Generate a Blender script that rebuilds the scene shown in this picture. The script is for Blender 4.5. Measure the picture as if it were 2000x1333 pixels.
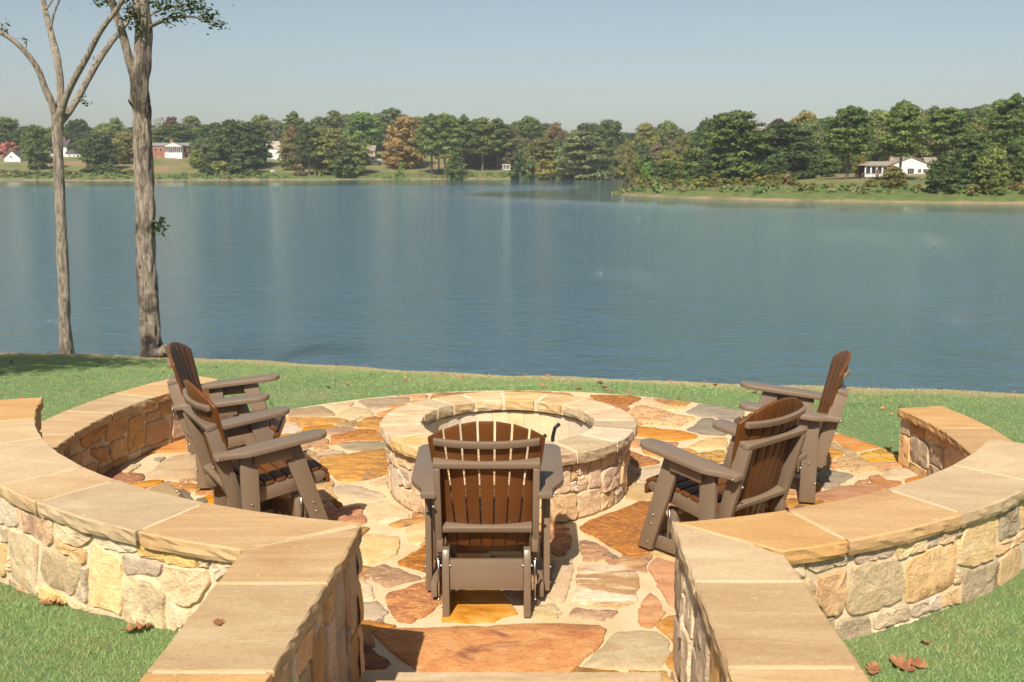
import bpy, bmesh, math, random
import numpy as np
from mathutils import Vector, Matrix, noise as mnoise
for o in list(bpy.data.objects): bpy.data.objects.remove(o)
SC=bpy.context.scene; COL=SC.collection
R=math.radians; PI=math.pi
# ------------------------------------------------ camera, sky, sun, exposure
cam=bpy.data.cameras.new('camera'); camo=bpy.data.objects.new('camera',cam); COL.objects.link(camo)
cam.sensor_width=36; cam.lens=35; cam.clip_start=.05; cam.clip_end=6000
camo.location=(0,0,2.3); camo.rotation_euler=(R(90-10.163),0,0)
cam.dof.use_dof=True; cam.dof.focus_distance=6.3; cam.dof.aperture_fstop=6.3
SC.camera=camo
SUN_EL=47.; SUN_AZ=192.6   # azimuth of the sun, clockwise from +Y
W=bpy.data.worlds.new('World'); SC.world=W; W.use_nodes=True; wn=W.node_tree; wn.nodes.clear()
sky=wn.nodes.new('ShaderNodeTexSky'); sky.sky_type='NISHITA'; sky.sun_disc=False
sky.sun_elevation=R(SUN_EL); sky.sun_rotation=R(SUN_AZ); sky.altitude=200; sky.air_density=1.0; sky.dust_density=1.4; sky.ozone_density=1.0
hs=wn.nodes.new('ShaderNodeHueSaturation'); hs.inputs['Saturation'].default_value=.74; hs.inputs['Hue'].default_value=.490
bg=wn.nodes.new('ShaderNodeBackground'); bg.inputs['Strength'].default_value=.066
wo=wn.nodes.new('ShaderNodeOutputWorld')
wn.links.new(sky.outputs[0],hs.inputs['Color']); wn.links.new(hs.outputs[0],bg.inputs[0]); wn.links.new(bg.outputs[0],wo.inputs[0])
sl=bpy.data.lights.new('sun','SUN'); sl.energy=4.8; sl.angle=R(.53); sl.color=(1,.92,.80)
so=bpy.data.objects.new('sun',sl); COL.objects.link(so)
az,el=R(SUN_AZ),R(SUN_EL)
SUNV=Vector((math.sin(az)*math.cos(el),math.cos(az)*math.cos(el),math.sin(el)))
so.rotation_euler=SUNV.to_track_quat('Z','Y').to_euler(); so.location=SUNV*60
vs=SC.view_settings; vs.view_transform='Standard'; vs.look='None'; vs.exposure=.54; vs.gamma=1; vs.use_curve_mapping=False
SC.cycles.max_bounces=6; SC.cycles.transparent_max_bounces=6; SC.cycles.use_denoising=True
# ------------------------------------------------ helpers
def link(o,parent=None):
    COL.objects.link(o)
    if parent is not None: o.parent=parent
    return o
def mesh(name,vs_,fs,mat=None,smooth=False):
    me=bpy.data.meshes.new(name); me.from_pydata([tuple(v) for v in vs_],[],fs); 
    if mat: me.materials.append(mat)
    if smooth: me.polygons.foreach_set('use_smooth',[True]*len(me.polygons))
    me.update()
    if smooth=='sharp': me.set_sharp_from_angle(angle=R(42))
    return me
def obj(name,me,parent=None,loc=(0,0,0)):
    o=bpy.data.objects.new(name,me); o.location=loc; return link(o,parent)
def mobj(name,v,f,mat,parent=None,loc=(0,0,0),smooth=False):
    l=Vector(loc); return obj(name,mesh(name,[Vector(p)-l for p in v],f,mat,smooth),parent,loc)
def cobj(name,v,f,mat,parent=None,smooth=False,base=(0,0,0)):
    """mesh given in world space; origin at its centre; parent sits at base"""
    a=np.array([tuple(p) for p in v]); c=(a.min(0)+a.max(0))/2
    o=obj(name,mesh(name,a-c,f,mat,smooth),parent,tuple(c-np.array(base))); return o
def empty(name,loc,rz=0,label=None,cat=None,group=None,kind=None):
    o=bpy.data.objects.new(name,None); o.location=loc; o.rotation_euler=(0,0,rz); o.empty_display_size=.1; link(o); return tag(o,label,cat,group,kind)
def tag(o,label=None,cat=None,group=None,kind=None):
    if label: o['label']=label
    if cat: o['category']=cat
    if group: o['group']=group
    if kind: o['kind']=kind
    return o
def copy_tree(o,parent=None):
    c=o.copy(); COL.objects.link(c); c.parent=parent
    for ch in list(o.children): copy_tree(ch,c)
    return c
def tris(name,V,F,mat):
    """fast triangle / quad mesh from numpy arrays"""
    me=bpy.data.meshes.new(name); V=np.asarray(V,np.float32); F=np.asarray(F,np.int32); n=F.shape[1]
    me.vertices.add(len(V)); me.vertices.foreach_set('co',V.ravel())
    me.loops.add(F.size); me.loops.foreach_set('vertex_index',F.ravel())
    me.polygons.add(len(F)); me.polygons.foreach_set('loop_start',np.arange(0,F.size,n,dtype=np.int32))
    try: me.polygons.foreach_set('loop_total',np.full(len(F),n,np.int32))
    except Exception: pass
    me.update(calc_edges=True); me.materials.append(mat); return me
def attr(me,name,vals,dom='POINT'):
    a=me.attributes.new(name,'FLOAT',dom); a.data.foreach_set('value',np.asarray(vals,np.float32))
def sstep(a,b,x):
    t=np.clip((x-a)/(b-a),0,1); return t*t*(3-2*t)
# ------------------------------------------------ materials
class NT:
    def __init__(s,name):
        s.m=bpy.data.materials.new(name); s.m.use_nodes=True; s.t=s.m.node_tree; s.n=s.t.nodes; s.l=s.t.links
        s.b=s.n['Principled BSDF']; s.b.inputs['Roughness'].default_value=.85
        try: s.b.inputs['Specular IOR Level'].default_value=.3
        except Exception: pass
    def new(s,t,**k):
        n=s.n.new('ShaderNode'+t)
        for a,v in k.items(): setattr(n,a,v)
        return n
    def set(s,sock,v):
        if isinstance(v,bpy.types.NodeSocket): s.l.new(v,sock)
        else: sock.default_value=(*v,1) if (isinstance(v,tuple) and len(v)==3 and sock.type=='RGBA') else v
    def coord(s,kind='Object',rand=True,scale=(1,1,1),rot=(0,0,0)):
        c=s.new('TexCoord').outputs[kind]
        if rand:
            oi=s.new('ObjectInfo'); m=s.new('VectorMath',operation='SCALE'); m.inputs[0].default_value=(37,53,71); s.l.new(oi.outputs['Random'],m.inputs['Scale'])
            a=s.new('VectorMath',operation='ADD'); s.l.new(c,a.inputs[0]); s.l.new(m.outputs[0],a.inputs[1]); c=a.outputs[0]
        if scale!=(1,1,1) or rot!=(0,0,0):
            mp=s.new('Mapping'); mp.inputs['Scale'].default_value=scale; mp.inputs['Rotation'].default_value=rot; s.l.new(c,mp.inputs[0]); c=mp.outputs[0]
        return c
    def noise(s,vec,scale,detail=5,rough=.55,dist=0):
        n=s.new('TexNoise'); n.inputs['Scale'].default_value=scale; n.inputs['Detail'].default_value=detail; n.inputs['Roughness'].default_value=rough; n.inputs['Distortion'].default_value=dist
        if vec is not None: s.l.new(vec,n.inputs['Vector'])
        return n.outputs['Fac']
    def ramp(s,fac,stops,interp='LINEAR'):
        r=s.new('ValToRGB'); e=r.color_ramp.elements; r.color_ramp.interpolation=interp
        while len(e)<len(stops): e.new(.5)
        for i,(p,c) in enumerate(stops):
            e[i].position=p; e[i].color=(*c,1) if isinstance(c,tuple) else (c,c,c,1)
        s.l.new(fac,r.inputs[0]); return r.outputs[0]
    def mix(s,fac,a,b,mode='MIX'):
        m=s.new('Mix',data_type='RGBA',blend_type=mode); s.set(m.inputs[0],fac); s.set(m.inputs[6],a); s.set(m.inputs[7],b); return m.outputs[2]
    def math(s,op,a,b=0.,clamp=False):
        m=s.new('Math',operation=op,use_clamp=clamp); s.set(m.inputs[0],a); s.set(m.inputs[1],b); return m.outputs[0]
    def mapr(s,v,a,b,c,d):
        m=s.new('MapRange'); s.set(m.inputs[0],v); m.inputs[1].default_value=a; m.inputs[2].default_value=b; m.inputs[3].default_value=c; m.inputs[4].default_value=d; return m.outputs[0]
    def attr(s,n): return s.new('Attribute',attribute_name=n).outputs['Fac']
    def bump(s,h,strength=.4,dist=.01):
        b=s.new('Bump'); b.inputs['Strength'].default_value=strength; b.inputs['Distance'].default_value=dist; s.l.new(h,b.inputs['Height']); s.l.new(b.outputs[0],s.b.inputs['Normal']); return b
    def rnd(s): return s.new('ObjectInfo').outputs['Random']
    def col(s,c): s.set(s.b.inputs['Base Color'],c); return s.m
def stone_mat(name,stops,scale=5.,stain=None,stain_t=(.58,.68),sscale=3.5,stretch=(1,1,1),rot=(0,0,0),bump=.5,bd=.012,vary=.16,vein=None,fine=.22,fleck=None,fl_t=(.55,.62),fl_a=.85):
    t=NT(name); c=t.coord(); cs=t.coord(scale=stretch,rot=rot) if stretch!=(1,1,1) else c
    n1=t.noise(cs,scale,8,.62,.6); base=t.ramp(n1,stops)
    n2=t.noise(c,scale*11,4,.7); base=t.mix(fine*1.6,base,t.ramp(n2,[(.3,.45),(.7,1.)]),'MULTIPLY') if fine else base
    if stain: base=t.mix(t.ramp(t.noise(cs,sscale,7,.65,.8),[(stain_t[0],0.),(stain_t[1],1.)]),base,stain)
    if fleck: base=t.mix(t.ramp(t.noise(cs,scale*4.2,6,.7,.5),[(fl_t[0],0.),(fl_t[1],fl_a)]),base,fleck)
    if vein:
        v=t.new('TexVoronoi',feature='DISTANCE_TO_EDGE'); v.inputs['Scale'].default_value=5; 
        ad=t.new('VectorMath',operation='ADD'); nz=t.new('TexNoise'); nz.inputs['Scale'].default_value=4; nz.inputs['Detail'].default_value=6; t.l.new(cs,nz.inputs[0]); t.l.new(cs,ad.inputs[0]); t.l.new(nz.outputs['Color'],ad.inputs[1]); t.l.new(ad.outputs[0],v.inputs[0])
        base=t.mix(t.ramp(v.outputs[0],[(.0,1.),(.055,0.)]),base,vein)
    rv=t.mapr(t.rnd(),0,1,1-vary,1+vary); hs=t.new('HueSaturation'); t.l.new(base,hs.inputs['Color']); t.l.new(rv,hs.inputs['Value'])
    rr=t.math('FRACT',t.math('MULTIPLY',t.rnd(),17.3)); t.l.new(t.mapr(rr,0,1,.496,.506),hs.inputs['Hue']); t.l.new(t.mapr(rr,0,1,.85,1.12),hs.inputs['Saturation'])
    hgt=t.math('ADD',t.noise(cs,scale*3,9,.68,.4),t.math('MULTIPLY',t.noise(c,scale*16,5,.7),.35))
    t.bump(hgt,bump,bd); t.col(hs.outputs[0]); return t.m
def S(*a): return tuple(((v/255)/12.92 if v/255<=.04045 else ((v/255+.055)/1.055)**2.4) for v in a)
K=.76
def L(*a): return tuple(v*K for v in S(*a))
def stone_mat_w(name,stops,*a,**k):
    cr=L(236,208,164); w=lambda c:tuple((a*.74+b*.26)*m for a,b,m in zip(c,cr,(1.37,1.33,1.36)))
    if k.get('stain'): k['stain']=w(k['stain'])
    return stone_mat(name,[(q,w(c)) for q,c in stops],*a,**k)
MAT={}
fl=dict(bump=.8,bd=.007,fine=.34)
MAT['orange']=stone_mat('flag_orange',[(.3,L(196,122,58)),(.47,L(224,152,74)),(.6,L(234,172,100)),(.78,L(222,190,150))],6,stain=L(165,118,82),stain_t=(.6,.72),stretch=(1,1.8,1),rot=(0,0,.5),**fl)
MAT['bigorange']=stone_mat('flag_big_orange',[(.3,L(208,124,50)),(.44,L(228,148,64)),(.58,L(238,168,84)),(.78,L(230,182,122))],6,stain=L(158,96,58),stain_t=(.57,.66),sscale=2.4,vary=.03,fleck=L(176,106,56),fl_t=(.56,.66),stretch=(1.2,1.9,1),rot=(0,0,.8),**fl)
MAT['mixed']=stone_mat('flag_mixed',[(.28,L(150,108,76)),(.44,L(196,142,92)),(.56,L(230,166,90)),(.75,L(230,194,140))],7,stain=L(140,110,88),stain_t=(.55,.66),sscale=5,fleck=L(236,186,116),stretch=(.8,1.9,1),**fl)
MAT['orangevein']=stone_mat('flag_orange_vein',[(.25,L(216,150,74)),(.5,L(238,182,98)),(.75,L(242,204,140))],5,stain=L(164,130,104),stain_t=(.62,.72),stretch=(.9,1.5,1),vein=L(120,82,58),**fl)
MAT['orangebrown']=stone_mat('flag_orange_brown',[(.28,L(190,124,70)),(.5,L(222,152,88)),(.72,L(214,168,126))],6,stain=L(170,128,106),stain_t=(.58,.7),stretch=(.8,1.8,1),rot=(0,0,-.5),**fl)
MAT['rust']=stone_mat('flag_rust',[(.3,L(152,98,66)),(.48,L(184,120,76)),(.6,L(200,132,80)),(.74,L(230,166,94))],7,stain=L(196,126,74),stain_t=(.56,.68),sscale=4,fleck=L(236,170,96),fl_t=(.53,.60),stretch=(.8,1.9,1),rot=(0,0,.7),**fl)
MAT['ruststripe']=stone_mat('flag_rust_stripe',[(.3,L(124,78,52)),(.5,L(172,106,60)),(.7,L(210,140,72))],5,stretch=(.7,3,1),rot=(0,0,.6),**fl)
MAT['brown']=stone_mat('flag_brown',[(.3,L(164,120,82)),(.5,L(192,146,102)),(.72,L(216,174,122))],7,stain=L(230,200,158),stain_t=(.62,.7),sscale=6,fleck=L(222,184,138),stretch=(.8,1.7,1),**fl)
MAT['greybrown']=stone_mat('flag_grey_brown',[(.3,L(180,148,112)),(.5,L(206,172,132)),(.72,L(222,190,148))],7,stain=L(166,134,108),stretch=(.7,1.9,1),**fl)
MAT['grey']=stone_mat('flag_grey',[(.3,L(148,130,108)),(.5,L(176,158,132)),(.72,L(200,180,152))],8,fleck=L(140,122,102),stretch=(.5,2.2,1),**fl)
MAT['greytan']=stone_mat('flag_grey_tan',[(.3,L(190,162,126)),(.5,L(216,188,150)),(.72,L(234,210,170))],7,stretch=(.7,2,1),**fl)
MAT['tan']=stone_mat('flag_tan',[(.3,L(218,176,122)),(.5,L(234,196,144)),(.72,L(242,214,170))],5,stain=L(208,170,130),stretch=(.8,1.6,1),**fl)
MAT['pale']=stone_mat('flag_pale',[(.3,L(218,186,140)),(.5,L(230,202,160)),(.72,L(240,218,182))],6,stain=L(226,194,164),stretch=(.8,1.6,1),**fl)
MAT['paleorange']=stone_mat('flag_pale_orange',[(.3,L(226,182,124)),(.5,L(236,204,154)),(.72,L(243,222,184))],6,stain=L(230,172,100),stain_t=(.54,.66),fleck=L(232,184,124),fl_t=(.6,.67),stretch=(.9,1.6,1),**fl)
MAT['banded']=stone_mat('flag_banded',[(.36,L(242,220,192)),(.45,L(238,212,178)),(.49,L(200,158,112)),(.66,L(178,136,98))],2.6,fleck=L(238,214,184),fl_t=(.6,.66),stretch=(.5,2.6,1),**fl)
wl=dict(bump=1.,bd=.022,vary=.08,fine=.26,fleck=L(150,122,94),fl_t=(.58,.72),fl_a=.55)
MAT['cream']=stone_mat_w('wall_cream',[(.3,L(214,184,142)),(.5,L(238,216,176)),(.7,L(244,228,196))],5,stain=L(222,188,138),**wl)
MAT['creamgrey']=stone_mat_w('wall_cream_grey',[(.3,L(214,192,156)),(.5,L(238,218,180)),(.7,L(244,228,196))],5,stain=L(160,142,120),stain_t=(.5,.6),sscale=4,**wl)
MAT['yellow']=stone_mat_w('wall_yellow',[(.3,L(216,172,112)),(.5,L(236,198,134)),(.7,L(240,212,160))],5,stain=L(214,190,152),**wl)
MAT['yellowstain']=stone_mat_w('wall_yellow_stain',[(.3,L(222,182,122)),(.5,L(240,212,160)),(.7,L(242,220,176))],4,stain=L(214,146,86),stain_t=(.55,.68),**wl)
MAT['yelloworange']=stone_mat_w('wall_yellow_orange',[(.3,L(212,150,82)),(.5,L(234,184,112)),(.7,L(238,200,136))],4,stain=L(205,136,78),**wl)
MAT['stain']=stone_mat_w('wall_stained',[(.3,L(170,118,76)),(.5,L(222,172,112)),(.7,L(236,204,156))],4.5,stain=L(140,92,60),stain_t=(.54,.64),sscale=5,**wl)
MAT['tanw']=stone_mat_w('wall_tan',[(.3,L(196,158,116)),(.5,L(220,186,142)),(.7,L(234,206,164))],5,stain=L(176,146,116),**wl)
MAT['greyw']=stone_mat_w('wall_grey',[(.3,L(174,154,126)),(.5,L(198,178,148)),(.7,L(220,202,172))],5,stain=L(228,210,178),sscale=5,**wl)
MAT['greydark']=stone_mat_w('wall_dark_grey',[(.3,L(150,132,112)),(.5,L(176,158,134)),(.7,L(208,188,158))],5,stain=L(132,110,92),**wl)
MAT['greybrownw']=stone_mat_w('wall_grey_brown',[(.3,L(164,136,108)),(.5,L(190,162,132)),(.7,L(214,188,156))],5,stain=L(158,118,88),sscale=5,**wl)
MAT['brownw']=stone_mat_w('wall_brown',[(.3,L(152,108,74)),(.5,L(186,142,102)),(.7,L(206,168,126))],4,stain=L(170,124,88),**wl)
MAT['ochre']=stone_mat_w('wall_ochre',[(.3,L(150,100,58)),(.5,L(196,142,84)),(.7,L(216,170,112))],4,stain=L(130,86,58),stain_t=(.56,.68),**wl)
MAT['pinkw']=stone_mat_w('wall_pink',[(.3,L(202,156,116)),(.5,L(222,182,140)),(.7,L(232,200,160))],5,**wl)
MAT['lichen']=stone_mat_w('wall_lichen',[(.3,L(150,134,112)),(.5,L(186,170,144)),(.7,L(210,194,166))],6,stain=L(108,90,68),stain_t=(.52,.62),sscale=9,**wl)
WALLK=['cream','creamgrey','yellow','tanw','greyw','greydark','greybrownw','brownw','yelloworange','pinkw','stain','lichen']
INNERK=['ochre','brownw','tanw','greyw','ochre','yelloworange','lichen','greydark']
PITK=['tanw','greyw','tanw','greyw','tanw','cream','greybrownw','cream','yellow']
def plain(name,stops,scale,bump=.3,bd=.004,rough=.85,coord='Object',rand=True,stretch=(1,1,1),detail=6):
    t=NT(name); c=t.coord(coord,rand,stretch); t.b.inputs['Roughness'].default_value=rough
    n=t.noise(c,scale,detail,.6); t.col(t.ramp(n,stops)); t.bump(t.noise(c,scale*4,6,.65),bump,bd); return t.m
def mortarmat():
    t=NT('mortar'); c=t.coord(rand=False); a=t.ramp(t.noise(c,2.6,8,.65,.4),[(.3,L(222,190,144)),(.5,L(236,210,166)),(.7,L(244,222,182))])
    a=t.mix(.4,a,t.ramp(t.noise(c,130,3,.8),[(.3,.55),(.6,1.)]),'MULTIPLY'); a=t.mix(t.ramp(t.noise(c,1.1,7,.7,.6),[(.58,0.),(.75,.5)]),a,L(196,168,134))
    t.bump(t.math('ADD',t.noise(c,8,8,.7),t.math('MULTIPLY',t.noise(c,140,3,.8),.3)),.9,.008); return t.col(a)
MAT['mortar']=mortarmat()
MAT['mortar_wall']=plain('mortar_wall',[(.3,L(214,190,154)),(.6,L(240,220,184))],8,.6,.01,rand=False)
def capmat():
    t=NT('cap_sandstone'); c=t.coord(); cs=t.coord(scale=(.5,1.6,1),rot=(0,0,.3)); rv=t.rnd()
    a=t.ramp(t.noise(cs,2.4,8,.6,1.4),[(.28,L(200,152,104)),(.44,L(214,169,119)),(.58,L(221,179,129)),(.74,L(232,198,150))])
    wv=t.noise(t.coord(scale=(.7,9,1),rot=(0,0,.35)),1.3,5,.6,.8); a=t.mix(t.math('MULTIPLY',t.ramp(t.math('FRACT',t.math('MULTIPLY',rv,7.7)),[(.5,0.),(.75,.5)]),.7),a,t.mix(.6,a,t.ramp(wv,[(.38,L(190,146,108)),(.5,L(226,190,145)),(.62,L(240,214,172))])))
    b=t.mix(.4,a,t.ramp(t.noise(c,60,6,.75),[(.3,.5),(.65,1.)]),'MULTIPLY')
    b=t.mix(t.ramp(t.noise(c,2.1,8,.72,.5),[(.66,0.),(.8,.5)]),b,L(160,138,114))
    b=t.mix(t.ramp(t.noise(c,34,3,.6),[(.70,0.),(.75,.7)]),b,L(140,108,82)); b=t.mix(t.ramp(t.noise(c,27,2,.6),[(.72,0.),(.76,.8)]),b,L(245,226,190))
    hs=t.new('HueSaturation'); t.l.new(b,hs.inputs['Color']); t.l.new(t.mapr(rv,0,1,.90,1.08),hs.inputs['Value'])
    r2=t.math('FRACT',t.math('MULTIPLY',rv,23.7)); t.l.new(t.mapr(r2,0,1,.78,1.1),hs.inputs['Saturation']); t.l.new(t.mapr(r2,0,1,.513,.501),hs.inputs['Hue'])
    t.bump(t.math('ADD',t.noise(cs,6,9,.65,.8),t.math('MULTIPLY',t.noise(c,70,5,.75),.35)),.55,.012); return t.col(hs.outputs[0])
MAT['cap']=capmat()
def pitcap():
    return stone_mat('pit_cap_stone',[(.3,L(206,168,122)),(.5,L(230,196,150)),(.72,L(240,214,176))],4,stain=L(222,168,98),stain_t=(.6,.74),stretch=(.7,1.8,1),bump=.45,bd=.008,vary=.14)
MAT['pitcap']=pitcap()
def lumber(name,c1,c2,rough=.36,spec=.6):
    t=NT(name); c=t.coord('Generated',True); t.b.inputs['Roughness'].default_value=rough; t.b.inputs['Specular IOR Level'].default_value=spec
    o=t.coord('Object',True,(90,3,90)); n=t.noise(o,1.2,5,.6); n2=t.noise(t.coord('Object',True,(3,90,3)),1.,4,.6)
    col=t.mix(t.math('MULTIPLY',t.math('ADD',n,n2),.5),c1,c2); rv=t.mapr(t.rnd(),0,1,.9,1.1)
    hs=t.new('HueSaturation'); t.l.new(col,hs.inputs['Color']); t.l.new(rv,hs.inputs['Value'])
    t.bump(t.math('ADD',n,n2),.12,.002); return t.col(hs.outputs[0])
MAT['taupe']=lumber('taupe_lumber',(.15,.103,.066),(.235,.168,.112))
MAT['slat']=lumber('brown_lumber',(.085,.029,.007),(.17,.06,.014),.4,.4)
def metal(name,c,rough,metallic=1.):
    t=NT(name); t.b.inputs['Metallic'].default_value=metallic; t.b.inputs['Roughness'].default_value=rough; c0=t.coord(); return t.col(t.ramp(t.noise(c0,60,3),[(.3,tuple(v*.85 for v in c)),(.7,c)]))
MAT['steel']=metal('stainless_steel',(.62,.6,.57),.28); MAT['iron']=metal('black_iron',(.03,.03,.035),.5,.6)
FLAG=[
('greybrown',[(-211,912),(-184,930),(-175,919),(-162,894),(-185,891),(-206,891)]),
('tan',[(-179,932),(-155,945),(-154,930),(-162,923),(-170,919)]),
('greybrown',[(-152,949),(-126,962),(-101,966),(-102,941),(-115,932),(-132,917),(-140,930)]),
('pale',[(-162,905),(-151,926),(-133,912),(-129,898),(-138,888),(-143,874),(-153,884)]),
('orange',[(-126,898),(-116,914),(-107,924),(-111,898),(-119,891)]),
('mixed',[(-207,881),(-192,886),(-158,883),(-147,874),(-155,866),(-173,857),(-185,852),(-195,868)]),
('mixed',[(-141,861),(-134,883),(-126,891),(-117,883),(-117,858),(-115,843),(-123,843),(-134,849)]),
('brown',[(-167,837),(-158,850),(-149,852),(-134,843),(-142,834),(-155,829)]),
('pale',[(-211,874),(-207,874),(-188,855),(-183,843),(-188,832),(-201,828)]),
('orange',[(-185,826),(-180,834),(-170,834),(-174,822),(-180,820)]),
('orange',[(-142,813),(-132,826),(-115,838),(-109,825),(-107,810),(-130,808)]),
('grey',[(-146,797),(-129,804),(-105,804),(-103,788),(-115,782),(-129,780),(-138,788)]),
('brown',[(-163,797),(-155,794),(-149,786),(-156,782),(-161,782)]),
('greybrown',[(-159,776),(-144,780),(-135,775),(-144,766),(-153,765)]),
('mixed',[(-152,752),(-142,761),(-123,775),(-103,784),(-98,765),(-92,722),(-107,704),(-120,700),(-129,704),(-144,736)]),
('tan',[(-103,696),(-93,708),(-89,685),(-98,689)]),
('greytan',[(-131,683),(-123,692),(-115,691),(-104,683),(-88,667),(-95,661),(-107,658),(-122,671)]),
('rust',[(-125,663),(-120,657),(-115,648),(-117,642),(-122,652)]),
('paleorange',[(-100,647),(-92,656),(-86,656),(-79,645),(-69,634),(-67,624),(-78,615),(-86,615),(-96,634)]),
('tan',[(-67,605),(-63,613),(-56,614),(-48,605),(-47,583),(-56,579),(-63,579),(-66,592)]),
('paleorange',[(-93,594),(-83,594),(-71,589),(-68,574),(-71,557),(-85,547),(-92,551),(-95,567),(-91,580)]),
('rust',[(-68,550),(-60,562),(-53,577),(-44,560),(-42,535),(-49,537),(-58,542)]),
('brown',[(-85,532),(-82,539),(-75,546),(-68,542),(-62,537),(-51,528),(-57,523),(-69,516),(-78,525)]),
('rust',[(-68,498),(-66,509),(-60,511),(-54,519),(-46,522),(-38,513),(-37,499),(-40,489),(-46,479),(-49,479),(-50,473),(-58,473),(-63,486)]),
('pale',[(-92,533),(-83,525),(-77,515),(-74,502),(-82,498),(-88,508)]),
('pale',[(-85,493),(-72,497),(-65,486),(-66,476),(-82,476)]),
('orange',[(-36,474),(-36,481),(-34,500),(-29,512),(-7,512),(0,493),(2,483),(-4,479),(-9,474),(-28,473)]),
('bigorange',[(-69,460),(-67,465),(-61,466),(-46,466),(-20,467),(0,469),(25,471),(49,468),(43,450),(35,437),(27,424),(0,420),(-40,420),(-46,429),(-53,437),(-59,444)]),
('ruststripe',[(-80,456),(-74,454),(-65,441),(-56,429),(-57,426),(-61,424),(-71,427),(-79,436)]),
('brown',[(-71,469),(-69,476),(-66,475),(-66,471)]),
('rust',[(23,599),(33,601),(37,594),(36,580),(32,562),(27,560),(18,570),(17,591)]),
('tan',[(24,553),(30,551),(35,557),(35,538),(32,519),(28,497),(24,494),(19,504)]),
('banded',[(38,546),(60,544),(71,539),(71,524),(68,508),(66,497),(55,490),(45,492),(32,498),(34,508),(36,521)]),
('brown',[(29,479),(33,489),(42,486),(55,485),(51,478),(46,476),(38,478)]),
('orange',[(75,509),(78,502),(79,482),(75,474),(70,468),(65,470),(64,474),(66,486),(70,498)]),
('orangebrown',[(79,547),(85,556),(98,546),(95,517),(88,488),(83,492),(81,515),(80,531),(78,540)]),
('pale',[(53,462),(61,463),(73,461),(77,450),(74,436),(68,426),(31,426),(38,436),(45,450)]),
('pale',[(11,492),(23,493),(25,487),(24,478),(11,477)]),
('rust',[(41,606),(52,619),(67,634),(87,653),(97,659),(103,636),(102,612),(89,577),(78,558),(73,552),(68,558),(59,577),(54,589),(47,598)]),
('mixed',[(42,581),(46,583),(52,579),(58,568),(63,556),(57,552),(42,553),(42,565),(41,574)]),
('rust',[(77,973),(103,974),(118,971),(130,963),(120,947),(111,930),(89,936)]),
('mixed',[(139,959),(161,951),(174,943),(167,932),(160,929),(151,935),(145,948)]),
('orangevein',[(109,908),(121,932),(128,931),(142,914),(152,897),(167,885),(165,876),(157,869),(148,853),(132,861),(115,866),(111,888)]),
('grey',[(163,905),(176,926),(179,937),(194,929),(218,912),(216,897),(206,869),(194,874),(186,888),(173,892)]),
('grey',[(153,843),(163,858),(173,883),(183,883),(185,869),(195,864),(202,853),(181,825),(166,828)]),
('orangebrown',[(104,856),(124,848),(149,838),(160,823),(148,813),(140,809),(125,813),(101,830)]),
('orange',[(98,813),(109,813),(114,807),(106,795),(104,788),(96,793)]),
('rust',[(121,807),(129,804),(139,802),(131,784),(128,788),(123,797)]),
('tan',[(143,786),(154,802),(165,815),(183,816),(175,788),(159,786)]),
('orangevein',[(135,768),(150,771),(161,777),(172,779),(172,756),(157,744),(142,746),(139,760)]),
('rust',[(94,779),(102,768),(111,756),(116,748),(106,740),(94,736),(92,752)]),
('pale',[(97,728),(114,738),(116,722),(111,704),(97,693),(94,704)]),
('pale',[(142,929),(150,931),(157,917),(153,911),(144,917)]),
('greybrown',[(273,847),(274,844),(280,835),(274,834),(269,837)]),
('orangebrown',[(267,820),(282,830),(290,814),(297,799),(301,789),(288,783),(277,776),(273,787),(273,806)]),
('mixed',[(244,794),(261,785),(267,772),(260,761),(243,755),(235,766)]),
('orangevein',[(274,763),(285,774),(303,785),(307,772),(310,761),(311,747),(299,747),(288,751),(280,747)]),
('orangevein',[(251,749),(265,752),(275,745),(284,735),(274,727),(262,722),(256,725),(251,731)]),
('grey',[(225,710),(236,727),(245,725),(255,714),(252,709),(244,701),(235,689),(225,685),(225,696)]),
('brown',[(248,693),(255,701),(263,703),(260,698),(253,693)]),
('pale',[(278,716),(292,731),(312,735),(311,720),(297,710),(281,700),(274,707)]),
('orange',[(241,747),(250,749),(251,733),(246,731),(242,739)]),
('orangebrown',[(-297,760),(-294,786),(-285,805),(-274,820),(-260,801),(-253,780),(-264,776),(-273,774),(-282,776),(-290,774),(-293,768)]),
('tan',[(-272,709),(-273,730),(-272,756),(-267,766),(-253,770),(-232,707),(-254,704),(-259,702)]),
('paleorange',[(-299,726),(-294,739),(-287,743),(-288,728),(-289,719)]),
('grey',[(-283,757),(-275,761),(-275,748)]),
('brown',[(-247,700),(-241,705),(-233,705),(-232,702),(-242,699)]),
('orange',[(-250,695),(-230,695),(-223,679),(-237,682)])]
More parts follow.
